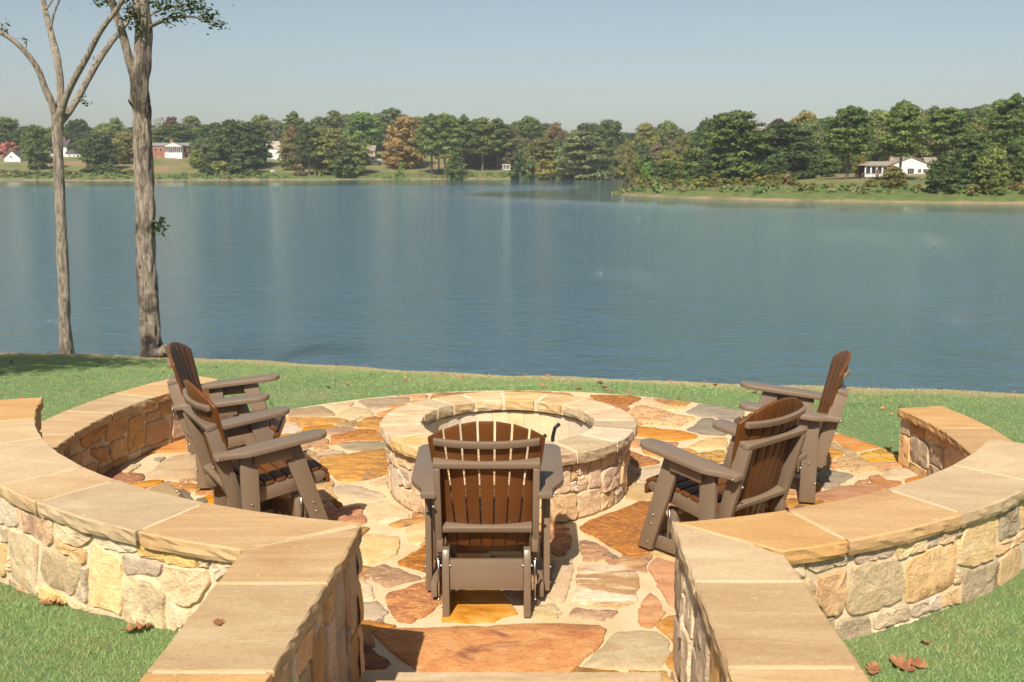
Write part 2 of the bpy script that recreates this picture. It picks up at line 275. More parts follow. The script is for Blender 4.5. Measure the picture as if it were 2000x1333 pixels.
WS_LO=[
('cream',[(-800,84),(-773,85),(-772,68),(-783,65),(-807,62)]),
('stain',[(-772,84),(-754,84),(-739,85),(-740,69),(-743,66),(-756,68),(-770,67)]),
('creamgrey',[(-737,85),(-723,84),(-715,85),(-710,77),(-719,71),(-736,71),(-739,72)]),
('creamgrey',[(-713,86),(-699,85),(-684,83),(-685,76),(-694,74),(-704,74),(-710,76)]),
('yellow',[(-684,81),(-678,83),(-664,83),(-654,83),(-653,75),(-663,74),(-674,75),(-684,75)]),
('tanw',[(-738,72),(-727,70),(-715,71),(-717,64),(-724,65),(-738,66)]),
('cream',[(-785,64),(-763,67),(-753,65),(-759,46),(-757,38),(-773,38),(-787,40)]),
('greyw',[(-750,63),(-743,65),(-719,64),(-720,59),(-728,47),(-749,47),(-754,50)]),
('greyw',[(-719,63),(-715,63),(-717,51),(-718,46),(-727,47),(-721,57)]),
('yellowstain',[(-710,75),(-702,73),(-694,73),(-694,62),(-696,46),(-705,47),(-716,46),(-715,63)]),
('yellow',[(-755,45),(-735,45),(-733,42),(-739,34),(-757,34)]),
('greyw',[(-807,63),(-788,63),(-788,56),(-810,53)]),
('yellow',[(-810,52),(-790,54),(-796,36),(-816,35)]),
('greydark',[(-693,73),(-682,74),(-671,74),(-672,68),(-680,67),(-693,65)]),
('creamgrey',[(-694,64),(-680,67),(-675,66),(-671,61),(-672,43),(-682,41),(-694,44),(-695,55)]),
('yellow',[(-671,74),(-663,74),(-649,75),(-647,70),(-653,62),(-659,57),(-664,58),(-670,60)]),
('greyw',[(-653,84),(-647,84),(-647,81),(-648,76),(-653,75)]),
('cream',[(-646,82),(-635,82),(-636,77),(-645,71),(-647,76)]),
('cream',[(-669,58),(-664,56),(-659,56),(-659,51),(-669,44)]),
('cream',[(-730,45),(-719,45),(-718,40),(-731,39)])]
WS_RO=[
('cream',[(-425,83),(-415,82),(-414,73),(-422,74)]),
('greyw',[(-414,83),(-400,83),(-391,83),(-392,79),(-394,76),(-402,75),(-407,74),(-411,75),(-414,77)]),
('greybrownw',[(-389,82),(-380,82),(-372,82),(-370,78),(-371,75),(-381,75),(-390,75),(-392,77)]),
('cream',[(-370,82),(-353,82),(-352,74),(-360,74),(-368,73),(-370,76)]),
('greydark',[(-352,81),(-345,82),(-343,79),(-344,75),(-351,74)]),
('tanw',[(-343,81),(-327,79),(-328,76),(-336,74),(-342,74)]),
('yellow',[(-326,79),(-317,80),(-301,80),(-299,69),(-300,58),(-318,59),(-329,62),(-329,69),(-328,75)]),
('lichen',[(-299,80),(-280,79),(-275,65),(-285,65),(-296,66)]),
('yellow',[(-277,79),(-263,78),(-259,64),(-273,65)]),
('brownw',[(-408,72),(-403,73),(-395,74),(-394,64),(-396,55),(-404,56),(-408,62)]),
('greybrownw',[(-418,73),(-411,72),(-409,69),(-408,60),(-413,63)]),
('greyw',[(-392,74),(-385,75),(-371,74),(-365,70),(-363,56),(-372,54),(-383,53),(-393,54),(-394,61)]),
('yelloworange',[(-363,71),(-354,73),(-341,74),(-331,73),(-330,66),(-331,54),(-339,53),(-358,52),(-362,53)]),
('lichen',[(-398,53),(-384,52),(-381,50),(-380,41),(-384,37),(-392,38),(-398,47)]),
('greyw',[(-380,52),(-364,52),(-360,51),(-359,46),(-369,45),(-379,45)]),
('greyw',[(-359,51),(-344,52),(-339,52),(-339,46),(-357,45)]),
('pinkw',[(-339,52),(-326,52),(-325,44),(-335,45),(-338,45)]),
('lichen',[(-325,59),(-316,57),(-300,57),(-295,55),(-295,36),(-305,35),(-313,36),(-322,42)]),
('tanw',[(-294,56),(-286,57),(-272,58),(-265,34),(-284,36),(-291,36)]),
('pinkw',[(-298,64),(-287,63),(-265,63),(-263,58),(-284,58),(-298,59)]),
('cream',[(-380,45),(-371,44),(-360,44),(-352,44),(-352,37),(-365,37),(-378,36)]),
('greyw',[(-349,44),(-341,43),(-333,43),(-331,35),(-347,36)]),
('tanw',[(-331,60),(-325,59),(-325,53),(-331,54)])]
WS_LI=[
('ochre',[(968,38),(955,39),(933,36),(935,29),(947,28),(961,27),(970,31)]),
('ochre',[(931,39),(906,37),(903,27),(905,24),(916,22),(934,23)]),
('ochre',[(902,33),(884,34),(883,26),(884,8),(905,7),(904,19),(902,26)]),
('yelloworange',[(885,37),(876,39),(865,39),(866,34),(875,33)]),
('brownw',[(880,32),(864,32),(864,26),(881,26)]),
('brownw',[(863,37),(845,37),(846,29),(853,25),(862,26)]),
('brownw',[(881,24),(858,24),(854,18),(855,5),(883,7)]),
('ochre',[(928,21),(906,21),(906,8),(927,6)]),
('ochre',[(954,24),(932,20),(932,8),(943,12),(955,20)]),
('tanw',[(849,23),(836,25),(824,20),(826,2),(851,4)])]
WS_RI=[
('lichen',[(51,26),(43,28),(33,27),(26,27),(24,8),(49,9)]),
('lichen',[(23,28),(4,30),(2,15),(22,16)]),
('ochre',[(51,39),(34,40),(34,28),(49,28)]),
('tanw',[(32,40),(10,42),(10,31),(30,29)]),
('ochre',[(8,41),(-5,41),(2,30),(8,32)]),
('tanw',[(-2,37),(-37,40),(-39,30),(0,17)])]
# ------------------------------------------------ terrain
CX,CY=.02,6.78
WATER_Z=-2.0
SH_A=np.radians([-60,-20,5,20.1,31.3,41.5,50.5,62.1,75.6,90.2,101.0,110.3,120.6,130.6,137.0,143.1,150.5,180,200,240])      # angle about the patio centre
SH_R=np.array([22,20,17,14.61,10.62,8.93,8.06,7.49,7.25,7.52,8.37,9.62,11.64,14.12,17.33,22.84,39.06,60,60,60])
SH_Z=np.array([-.9,-.8,-.75,-.7,-.67,-.67,-.69,-.72,-.75,-.79,-.85,-.92,-1.0,-1.06,-1.22,-1.4,-1.6,-1.6,-1.6,-1.6])
def shore(th):
    return np.interp(th,SH_A,SH_R),np.interp(th,SH_A,SH_Z)
def lawn_height(X,Y,detail=True):
    X=np.asarray(X,float); Y=np.asarray(Y,float)
    dx,dy=X-CX,Y-CY; r=np.hypot(dx,dy); th=np.arctan2(dy,dx); th=np.where(th<-PI/2,th+2*PI,th)
    rs,zs=shore(th); t=(r-3.25)/(rs-3.25); zl=-.025+np.clip(t,0,1.02)*(zs+.025)
    d=r-rs; zl=np.where(d>0,np.maximum(zs-.05*d-.9*sstep(.0,1.6,d)*1.6-.15*d,-3.2),zl)
    wl=sstep(6.4,3.5,Y); wr=sstep(6.9,4.4,Y); w=np.where(X<0,wl,wr)
    zu=np.where(X<0,.47,.445)-.015*np.maximum(0,np.abs(X)-1.2)+.03*np.maximum(0,3-Y)
    z=zl*(1-w)+zu*w
    und=.008*np.sin(X*1.7+Y*.9)+.006*np.sin(X*3.1-Y*2.3+1)
    return z+und*(r>3.6)
def ax(a): return np.unique(np.round(np.concatenate(a),4))
xs=ax([np.arange(-70,-14,2.),np.arange(-14,-4,.2),np.arange(-4,4.01,.07),np.arange(4.2,12,.2),np.arange(12,70,2.)])
ys=ax([np.arange(-20,1,1.),np.arange(1,10.2,.08),np.arange(10.2,19,.14),np.arange(19,60,1.5)])
GX,GY=np.meshgrid(xs,ys); Z=lawn_height(GX,GY)
rr=np.hypot(GX-CX,GY-CY)
near=(GY<6.6)
Z=np.where(rr<3.235,np.minimum(Z,np.where(near,-.28,-.03-(3.235-rr)*1.5)),Z); Z=np.maximum(Z,-3.2)
stair=(np.abs(GX+.0)<.84)&(GY<4.2); Z=np.where(stair,-.3,Z)
# dig under the wing walls only between their faces
th=np.arctan2(GY-CY,GX-CX); th=np.where(th<-PI/2,th+2*PI,th); rs,_=shore(th)
dry=sstep(-1.9,-.5,rr-rs)*1.0
nx,ny=len(xs),len(ys); idx=np.arange(nx*ny).reshape(ny,nx)
F=np.stack([idx[:-1,:-1],idx[:-1,1:],idx[1:,1:],idx[1:,:-1]],-1).reshape(-1,4)
def lawn_mat():
    t=NT('lawn'); c=t.new('NewGeometry').outputs['Position']
    g=t.ramp(t.noise(c,1.1,6,.6),[(.3,(.19,.30,.105)),(.5,(.225,.335,.12)),(.7,(.29,.36,.145))])
    g=t.mix(t.ramp(t.noise(c,.55,7,.65),[(.54,0.),(.72,.75)]),g,(.38,.36,.17))
    g=t.mix(.55,g,t.ramp(t.noise(c,110,3,.8),[(.3,.45),(.7,1.15)]),'MULTIPLY')
    dr=t.math('MULTIPLY',t.attr('dry'),t.mapr(t.noise(c,2.2,5,.6),.25,.6,.35,1.),True)
    g=t.mix(dr,g,t.ramp(t.noise(c,14,5,.7),[(.3,(.34,.26,.13)),(.7,(.50,.41,.22))]))
    sp=t.ramp(t.noise(c,36,3,.6),[(.60,0.),(.70,.6)]); g=t.mix(sp,g,(.44,.38,.19))
    t.b.inputs['Roughness'].default_value=.95; t.bump(t.noise(c,160,3,.8),.9,.02); return t.col(g)
MAT['lawn']=lawn_mat()
me=tris('lawn',np.stack([GX,GY,Z],-1).reshape(-1,3),F,MAT['lawn']); attr(me,'dry',dry.ravel()); me.polygons.foreach_set('use_smooth',[True]*len(me.polygons))
lawn=obj('lawn',me); tag(lawn,'green lawn sloping from the patio down to the lake','lawn',kind='structure')
# grass blades
def blades(n,sampler,h,wd,rng,lean=.5):
    P=sampler(n,rng); n=len(P); a=rng.uniform(0,2*PI,n); hh=rng.uniform(*h,n); w=rng.uniform(*wd,n); le=rng.normal(0,lean,(n,2))*hh[:,None]
    d=np.stack([np.cos(a),np.sin(a),np.zeros(n)],-1)*w[:,None]
    top=P.copy(); top[:,:2]+=le; top[:,2]+=hh
    V=np.stack([P-d,P+d,top],1).reshape(-1,3); return V,np.arange(3*n).reshape(-1,3)
def blade_mat():
    t=NT('grass_blades'); c=t.new('NewGeometry').outputs['Position']
    g=t.ramp(t.noise(c,1.3,6,.6),[(.3,(.20,.33,.11)),(.55,(.25,.375,.13)),(.72,(.34,.40,.165))])
    g=t.mix(t.ramp(t.noise(c,170,2,.5),[(.54,0.),(.66,.6)]),g,(.44,.42,.20))
    g=t.mix(t.ramp(t.noise(c,2.4,6,.65,.5),[(.50,0.),(.66,.8)]),g,(.42,.30,.14))
    g=t.mix(t.ramp(t.noise(c,240,2,.5),[(.6,0.),(.7,.7)]),g,(.09,.17,.05))
    dr=t.math('MULTIPLY',t.attr('dry'),t.mapr(t.noise(c,2.2,5,.6),.25,.6,.35,1.),True)
    g=t.mix(dr,g,(.48,.39,.2))
    t.b.inputs['Roughness'].default_value=.6; t.b.inputs['Specular IOR Level'].default_value=.2; return t.col(g)
MAT['blade']=blade_mat()
rg=np.random.default_rng(5)
def dry_at(X,Y):
    r=np.hypot(X-CX,Y-CY); th=np.arctan2(Y-CY,X-CX); th=np.where(th<-PI/2,th+2*PI,th); rs,_=shore(th); return sstep(-1.9,-.5,r-rs),rs-r,r
def samp_near(n,rng):
    X=rng.uniform(-3.6,3.6,n); Y=rng.uniform(1.9,5.2,n); r=np.hypot(X-CX,Y-CY)
    k=(r>3.37)&(np.abs(X)>1.0); X,Y=X[k],Y[k]; bare=np.exp(-((np.hypot(X-CX,Y-CY)-3.37)/.10)**2); k=rng.uniform(0,1,len(X))>bare*.75; X,Y=X[k],Y[k]
    return np.stack([X,Y,lawn_height(X,Y)-.004],-1)
def samp_far(n,rng):
    X=rng.uniform(-11,9,n); Y=rng.uniform(5.,18.5,n); _,d,r=dry_at(X,Y); k=(r>3.27)&(d>-.35)&(np.abs(X)<(Y+.5)*.56)&(~((Y<8.3)&(r<3.5))); X,Y=X[k],Y[k]
    return np.stack([X,Y,lawn_height(X,Y)-.004],-1)
V1,F1=blades(420000,samp_near,(.010,.026),(.0011,.002),rg,.7)
V2,F2=blades(380000,samp_far,(.008,.018),(.003,.006),rg,.8)
V=np.concatenate([V1,V2]); F=np.concatenate([F1,F2+len(V1)])
me=tris('grass',V,F,MAT['blade']); attr(me,'dry',dry_at(V[:,0],V[:,1])[0]); tag(obj('grass',me),'short green grass blades covering the lawn','grass',kind='stuff')
# ------------------------------------------------ far land and water
def seg_d(X,Y,pl):
    best=np.full(X.shape,1e9)
    for (x0,y0),(x1,y1) in zip(pl[:-1],pl[1:]):
        dx,dy=x1-x0,y1-y0; t=np.clip(((X-x0)*dx+(Y-y0)*dy)/(dx*dx+dy*dy),0,1); best=np.minimum(best,np.hypot(X-x0-t*dx,Y-y0-t*dy))
    return best
def inside(X,Y,poly):
    ins=np.zeros(X.shape,bool); n=len(poly)
    for i in range(n):
        x0,y0=poly[i]; x1,y1=poly[(i+1)%n]
        if y0==y1: continue
        c=((y0>Y)!=(y1>Y))&(X<(x1-x0)*(Y-y0)/(y1-y0)+x0); ins^=c
    return ins
SHORE1=[(-420,262),(-260,256),(-150,250),(-100,246),(-60,254),(-30,262),(-8,270),(8,262),(20,258),(26,290),(40,320),(60,330),(420,330)]
POLY1=SHORE1+[(420,700),(-420,700)]
SHORE2=[(420,96),(120,100),(80,103),(56,106),(42,110),(30,116),(20,126),(14.5,137),(16,143),(24,150),(30,165),(38,200),(48,250),(60,330)]
POLY2=SHORE2+[(420,330)]
def land_height(X,Y,both=False):
    X=np.asarray(X,float); Y=np.asarray(Y,float)
    d1=np.where(inside(X,Y,POLY1),1,-1)*seg_d(X,Y,SHORE1); d2=np.where(inside(X,Y,POLY2),1,-1)*seg_d(X,Y,SHORE2)
    f1=lambda d: np.where(d>0,.55*sstep(0,3,d)+.098*np.clip(d,0,75)+.03*np.maximum(0,d-75),d*.25)
    f2=lambda d: np.where(d>0,.6*sstep(0,3,d)+.062*np.clip(d,0,80)+.02*np.maximum(0,d-80),d*.25)
    if both: return d1,d2
    return WATER_Z+np.maximum(np.maximum(f1(d1),f2(d2)),-4), np.maximum(d1,d2)
fx=ax([np.arange(-420,-180,8.),np.arange(-180,150,2.5),np.arange(150,430,8.)]); fy=ax([np.arange(88,170,2.),np.arange(170,360,2.5),np.arange(360,700,12.)])
FX,FY=np.meshgrid(fx,fy); FZ,FD=land_height(FX,FY); FZ=FZ+.12*np.sin(FX*.31)*np.sin(FY*.23)*(FD>4)
nx,ny=len(fx),len(fy); idx=np.arange(nx*ny).reshape(ny,nx); F=np.stack([idx[:-1,:-1],idx[:-1,1:],idx[1:,1:],idx[1:,:-1]],-1).reshape(-1,4)
def shoremat():
    t=NT('far_shore_grass'); c=t.new('NewGeometry').outputs['Position']; d=t.attr('shored')
    g=t.ramp(t.noise(c,.09,6,.6),[(.32,(.105,.15,.045)),(.5,(.20,.19,.075)),(.62,(.30,.19,.095)),(.78,(.34,.235,.12))])
    g=t.mix(t.ramp(t.math('ADD',d,t.mapr(t.noise(c,.35,4),0,1,-1.2,1.2)),[(.0,1.),(1.,0.)]),g,(.075,.13,.03)) if False else g
    band=t.mapr(t.math('ADD',d,t.mapr(t.noise(c,.25,4),0,1,-.8,.8)),.3,1.1,1,0); band2=t.mapr(t.math('ADD',d,t.mapr(t.noise(c,.25,4),0,1,-2,2)),9,13,1,0)
    g=t.mix(t.math('MULTIPLY',band2,.8),g,t.ramp(t.noise(c,.6,4),[(.3,(.055,.10,.022)),(.7,(.14,.20,.05))]))
    g=t.mix(band,g,t.ramp(t.noise(c,.4,5),[(.3,(.16,.13,.06)),(.55,(.36,.25,.14)),(.7,(.17,.19,.06))]))
    g=t.mix(.4,g,t.ramp(t.noise(c,1.6,4,.8),[(.3,.4),(.7,1.1)]),'MULTIPLY'); t.bump(t.noise(c,2.5,4,.7),.8,.25); return t.col(g)
MAT['far']=shoremat()
me=tris('far_shore',np.stack([FX,FY,FZ],-1).reshape(-1,3),F,MAT['far']); attr(me,'shored',FD.ravel()); me.polygons.foreach_set('use_smooth',[True]*len(me.polygons))
tag(obj('far_shore_terrain',me),'grassy far bank of the lake rising to the houses','terrain',kind='structure')
#mobj('distant_ground',[(-3000,690,5),(3000,690,5),(3000,4000,12),(-3000,4000,12)],[(0,1,2,3)],MAT['far'])
#tag(bpy.data.objects['distant_ground'],'distant wooded ground behind the far trees','terrain',kind='structure')
wx=ax([np.arange(-600,-200,20.),np.arange(-200,200,4.),np.arange(200,601,20.)]); wy=ax([np.arange(9,60,3.),np.arange(60,345,3.)])
WX,WY=np.meshgrid(wx,wy); WD1,WD2=land_height(WX,WY,True)
nx,ny=len(wx),len(wy); idx=np.arange(nx*ny).reshape(ny,nx); F=np.stack([idx[:-1,:-1],idx[:-1,1:],idx[1:,1:],idx[1:,:-1]],-1).reshape(-1,4)
def watermat():
    t=NT('lake_water'); c=t.new('NewGeometry').outputs['Position']; t.b.inputs['Roughness'].default_value=.06; t.b.inputs['IOR'].default_value=1.8; t.b.inputs['Specular IOR Level'].default_value=.5
    m=t.new('Mapping'); m.inputs['Scale'].default_value=(.95,1.3,1); m.inputs['Rotation'].default_value=(0,0,.12); t.l.new(c,m.inputs[0])
    h=t.math('ADD',t.math('MULTIPLY',t.noise(m.outputs[0],1.3,3,.6,.4),1.),t.math('MULTIPLY',t.noise(m.outputs[0],4.2,4,.6,.4),.6))
    h=t.math('ADD',h,t.math('MULTIPLY',t.noise(m.outputs[0],.3,2,.5),1.))
    sx=t.new('SeparateXYZ'); t.l.new(c,sx.inputs[0]); h=t.math('ADD',h,t.math('MULTIPLY',sx.outputs[1],.075))   # waves lean toward the near shore
    calm=t.attr('calm'); patch=t.mapr(t.noise(m.outputs[0],.018,3,.5),.35,.65,.55,1.15)
    st=t.math('MULTIPLY',t.mapr(calm,0,1,1,.045),patch)
    b=t.bump(h,1.,.5); t.l.new(st,b.inputs['Strength'])
    t.b.inputs['Subsurface Weight'].default_value=1.; t.b.inputs['Subsurface Radius'].default_value=(1,1,1); t.b.inputs['Subsurface Scale'].default_value=12.
    t.col((.08,.155,.205)); return t.m
MAT['water']=watermat()
me=tris('lake',np.stack([WX,WY,np.full_like(WX,WATER_Z)],-1).reshape(-1,3),F,MAT['water']); attr(me,'calm',np.maximum(sstep(-100,-60,WD1),sstep(-46,-16,WD2)).ravel())
tag(obj('lake_water',me),'rippled blue-grey lake water','lake',kind='structure')
# ------------------------------------------------ stone builders
def resample(poly,n):
    p=np.array(poly,float); q=[]
    for i in range(len(p)):      # one Chaikin cut keeps corners a little worn
        a,b=p[i],p[(i+1)%len(p)]; q+= [a*.93+b*.07,a*.07+b*.93]
    p=np.array(q); nx=np.roll(p,-1,0); l=np.hypot(*(nx-p).T); s=np.concatenate([[0],np.cumsum(l)]); t=np.linspace(0,s[-1],n,endpoint=False)
    pc=np.vstack([p,p[:1]]); return np.stack([np.interp(t,s,pc[:,0]),np.interp(t,s,pc[:,1])],-1)
def stone_mesh(poly,fn,h,rng,shrink=.004,n=18,rough=.3,back=-.03,wob=.004,bev=.006):
    p=resample(poly,n); c=p.mean(0); d=p-c; l=np.maximum(np.hypot(*d.T),1e-4)
    ph=rng.uniform(0,6.28,4); a=np.arctan2(d[:,1],d[:,0]); l2=l-shrink+wob*np.sin(5*a+ph[0])+wob*.7*np.sin(9*a+ph[1])+rng.normal(0,wob*.4,n); l2=np.maximum(l2,.01)
    u=d/l[:,None]; tilt=rng.normal(0,rough*.25,2)*h
    V=[];F=[]
    def ring(k,dep,nz):
        s=len(V)
        for i in range(n):
            q=c+u[i]*k[i]; dd=dep+rng.normal(0,nz)+(tilt@ (u[i]*k[i]/max(l.max(),.05)) if dep>0 else 0); V.append(fn(q[0],q[1],dd))
        return s
    r0=ring(l2,back,0); r1=ring(l2,h*.62,h*.1*rough); r2=ring(np.maximum(l2-bev,l2*.7),h,h*.25*rough); r3=ring(l2*.5,h,h*.35*rough); V.append(fn(c[0],c[1],h*(1+rng.normal(0,.3)*rough)))
    for a_,b_ in((r0,r1),(r1,r2),(r2,r3)):
        for i in range(n): j=(i+1)%n; F.append((a_+i,a_+j,b_+j,b_+i))
    for i in range(n): F.append((r3+i,r3+(i+1)%n,len(V)-1))
    return V,F
def raster(u0,u1,v0,v1,res,polys):
    us=np.arange(u0+res/2,u1,res); vs_=np.arange(v0+res/2,v1,res); U,Vv=np.meshgrid(us,vs_); occ=np.zeros(U.shape,bool)
    for p in polys: occ|=inside(U,Vv,p)
    return us,vs_,occ
def fill_rects(u0,u1,v0,v1,polys,rng,wr=(.12,.34),hr=(.09,.26),res=.012):
    us,vs_,occ=raster(u0,u1,v0,v1,res,polys); out=[]; ny_,nx_=occ.shape
    for j in range(ny_):
        for i in range(nx_):
            if occ[j,i]: continue
            tw=int(rng.uniform(*wr)/res); th_=int(rng.uniform(*hr)/res); w=0
            while i+w<nx_ and not occ[j,i+w] and w<tw: w+=1
            hgt=1
            while j+hgt<ny_ and hgt<th_ and not occ[j+hgt,i:i+w].any(): hgt+=1
            if ny_-j-hgt<4: 
                while j+hgt<ny_ and not occ[j+hgt,i:i+w].any(): hgt+=1
            occ[j:j+hgt,i:i+w]=True
            if w*res<.035 or hgt*res<.035: continue
            a,b,c_,d=u0+i*res,u0+(i+w)*res,v0+j*res,v0+(j+hgt)*res; k=.09*min(b-a,d-c_)
            J=lambda: rng.uniform(-k*.5,k)
            out.append([(a+abs(J()),c_+abs(J())),((a+b)/2,c_+abs(J())*.4),(b-abs(J()),c_+abs(J())),(b-abs(J())*.4,(c_+d)/2),(b-abs(J()),d-abs(J())),((a+b)/2,d-abs(J())*.4),(a+abs(J()),d-abs(J())),(a+abs(J())*.4,(c_+d)/2)])
    return out
# ------------------------------------------------ patio
FLAGW=[(c,[(x/100,y/100) for x,y in p]) for c,p in FLAG]
PX,PY=-.03,6.95
n=96; v=[(CX+3.215*math.cos(2*PI*i/n),CY+3.215*math.sin(2*PI*i/n),z) for z in(-.008,-.25) for i in range(n)]
rp=random.Random(3)
patio=mobj('patio',v,[tuple(range(n))]+[(i+n,(i+1)%n+n,(i+1)%n,i) for i in range(n)],MAT['mortar']); tag(patio,'round flagstone patio with cream mortar joints','patio',kind='structure')
rg=np.random.default_rng(11)
def flag(c,poly):
    V,F=stone_mesh(poly,lambda u,v_,d:(u,v_,d),.007,rg,shrink=-.001,n=44,rough=.7,back=-.03,wob=.006,bev=.005)
    cobj('flagstone',V,F,MAT[c],patio,True)
for c,p in FLAGW: flag(c,p)
# stones hidden behind the chairs and pit, grown into the free joints
polys=[p for _,p in FLAGW]; res=.025
us,vs_,occ=raster(CX-3.25,CX+3.25,CY-3.25,CY+3.25,res,polys); U,Vv=np.meshgrid(us,vs_)
occ|=np.hypot(U-CX,Vv-CY)>3.15; occ|=np.hypot(U-PX,Vv-PY)<.86; occ|=(Vv<4.0)
def isocc(x,y):
    i=int((x-us[0])/res+.5); j=int((y-vs_[0])/res+.5)
    return not(0<=i<len(us) and 0<=j<len(vs_)) or occ[j,i]
cand=[(U[j,i],Vv[j,i]) for j in range(0,len(vs_),5) for i in range(0,len(us),5) if not occ[j,i]]; rg.shuffle(cand)
kinds=['orange','mixed','rust','tan','mixed','greybrown','orange','orangebrown','brown','orangevein']
for x,y in cand:
    x+=rg.uniform(-.04,.04); y+=rg.uniform(-.04,.04)
    if isocc(x,y): continue
    mx=rg.uniform(.2,.4); asp=rg.uniform(.5,1.); an=rg.uniform(0,PI); pl=[]; rad=[]
    for k in range(14):
        a=2*PI*k/14; m=mx/math.hypot(math.cos(a-an),math.sin(a-an)/asp)*rg.uniform(.85,1.05); s=.02
        while s<m and not isocc(x+math.cos(a)*s,y+math.sin(a)*s): s+=.015
        s=max(.0,s-.03) if s<m else m; rad.append(s)
    if min(rad)<.035 or sum(rad)/14<.08: continue
    pl=[(x+math.cos(2*PI*k/14)*rad[k],y+math.sin(2*PI*k/14)*rad[k]) for k in range(14)]
    occ|=inside(U,Vv,[(x+(px-x)*1.08,y+(py-y)*1.08) for px,py in pl]); flag(kinds[rg.integers(len(kinds))],pl)
# ------------------------------------------------ steps
LWI=[(-.60,3.80),(-.745,1.7)]; LWO=[(-1.01,3.55),(-1.085,1.7)]; RWI=[(.646,3.86),(.605,1.7)]; RWO=[(1.011,3.50),(1.005,1.7)]
steps=empty('stone_steps',(0,3.2,0),label='pale stone steps between the two wing walls',cat='steps',kind='structure')
def box(x0,x1,y0,y1,z0,z1): 
    return [(x0,y0,z0),(x1,y0,z0),(x1,y1,z0),(x0,y1,z0),(x0,y0,z1),(x1,y0,z1),(x1,y1,z1),(x0,y1,z1)],[(0,3,2,1),(4,5,6,7),(0,1,5,4),(1,2,6,5),(2,3,7,6),(3,0,4,7)]
def slab(poly,ztop,th,rng,sub=.045,amp=.007,inset=.004,lev=3):
    p=[];N=len(poly)
    for i in range(N):
        a,b=np.array(poly[i]),np.array(poly[(i+1)%N]); k=max(1,int(np.hypot(*(b-a))/sub))
        for q in range(k): p.append(a+(b-a)*q/k)
    p=np.array(p); n=len(p); c=p.mean(0); d=np.roll(p,-1,0)-np.roll(p,1,0); nr=np.stack([d[:,1],-d[:,0]],-1); nr/=np.maximum(np.hypot(*nr.T)[:,None],1e-6)
    if ((p-c)*nr).sum()<0: nr=-nr
    V=[];F=[]
    zz=[ztop,ztop-.006]+[ztop-.006-(th-.006)*k/lev for k in range(1,lev+1)]
    for li,z in enumerate(zz):
        for i in range(n):
            nz=mnoise.noise((p[i][0]*14,p[i][1]*14,z*22))*amp+rng.normal(0,amp*.35)
            o=-inset*1.6 if li==0 else nz-(amp*1.0 if li==len(zz)-1 else 0)
            q=p[i]+nr[i]*o; V.append((q[0],q[1],z))
    for li in range(len(zz)-1):
        for i in range(n): j=(i+1)%n; F.append((li*n+i,(li+1)*n+i,(li+1)*n+j,li*n+j))
    F.append(tuple(range(n))); F.append(tuple(range((len(zz)-1)*n,len(zz)*n))[::-1])
    ar=sum(p[i][0]*p[(i+1)%n][1]-p[(i+1)%n][0]*p[i][1] for i in range(n))
    if ar<0: F=[f[::-1] for f in F]
    return V,F
rg=np.random.default_rng(21)
for k in range(5):
    zt=.15*(k+1); ye=3.955-.34*k
    V,F=slab([(-.71,ye),(.64,ye),(.64,ye-.46),(-.71,ye-.46)],zt,.07,rg,amp=.005); cobj('tread',V,F,MAT['pitcap'],steps,False,(0,3.2,0))
    V,F=box(-.72,.65,ye-.5,ye-.03,-.3,zt-.068); cobj('riser',V,F,MAT['mortar_wall'],steps,False,(0,3.2,0))
V,F=box(-.72,.65,-1.,2.12,-.3,.755); cobj('landing',V,F,MAT['mortar'],steps,False,(0,3.2,0))
# ------------------------------------------------ seat walls
def arc(a0,a1,r,n=24): return [(CX+r*math.cos(R(a0+(a1-a0)*i/n)),CY+r*math.sin(R(a0+(a1-a0)*i/n))) for i in range(n+1)]
def prism(poly,z0,z1):
    n=len(poly); V=[(x,y,z0) for x,y in poly]+[(x,y,z1) for x,y in poly]; ar=sum(poly[i][0]*poly[(i+1)%n][1]-poly[(i+1)%n][0]*poly[i][1] for i in range(n))
    F=[tuple(range(n,2*n)),tuple(range(n))[::-1]]+[(i,(i+1)%n,(i+1)%n+n,i+n) for i in range(n)]
    return V,[f[::-1] for f in F] if ar<0 else F
UZ,LZ=.87,.45; CT=.065
def arc_face(r,sign):     # u is arc length in metres (angle*r)
    return lambda u,v,d:(CX+(r+sign*d)*math.cos(u/r),CY+(r+sign*d)*math.sin(u/r),v)
def plane_face(p0,p1,flip):
    p0,p1=np.array(p0),np.array(p1); t=(p1-p0)/np.hypot(*(p1-p0)); nn=np.array([t[1],-t[0]])*(1 if not flip else -1)
    return (lambda u,v,d:(*(p0+t*u+nn*d),v)), float(np.hypot(*(p1-p0)))
def clip_poly(p,z0,z1): return [(u,min(max(v,z0),z1)) for u,v in p]
def stones(wall,base,fn,u0,u1,v0,v1,rng,kinds,traced=(),h=.022,wr=(.12,.34),hr=(.09,.26)):
    tp=[]
    for c,p in traced:
        p=[(u/100,v/100) for u,v in p]; p=clip_poly(p,v0+.004,v1-.004); tp.append(p)
        cen=np.mean(p,0); V,F=stone_mesh(p,fn,h*rng.uniform(.75,1.25),rng,shrink=.0,n=26,rough=.45,wob=.003)
        cobj('stone',V,F,MAT[c],wall,'sharp',base)
    for p in fill_rects(u0,u1,v0,v1,[[tuple(np.mean(q,0)+(np.array(pt)-np.mean(q,0))*1.04) for pt in q] for q in tp],rng,wr,hr):
        V,F=stone_mesh(p,fn,h*rng.uniform(.6,1.3),rng,shrink=.001,n=18,rough=.45,wob=.003)
        cobj('stone',V,F,MAT[kinds[rng.integers(len(kinds))]],wall,'sharp',base)
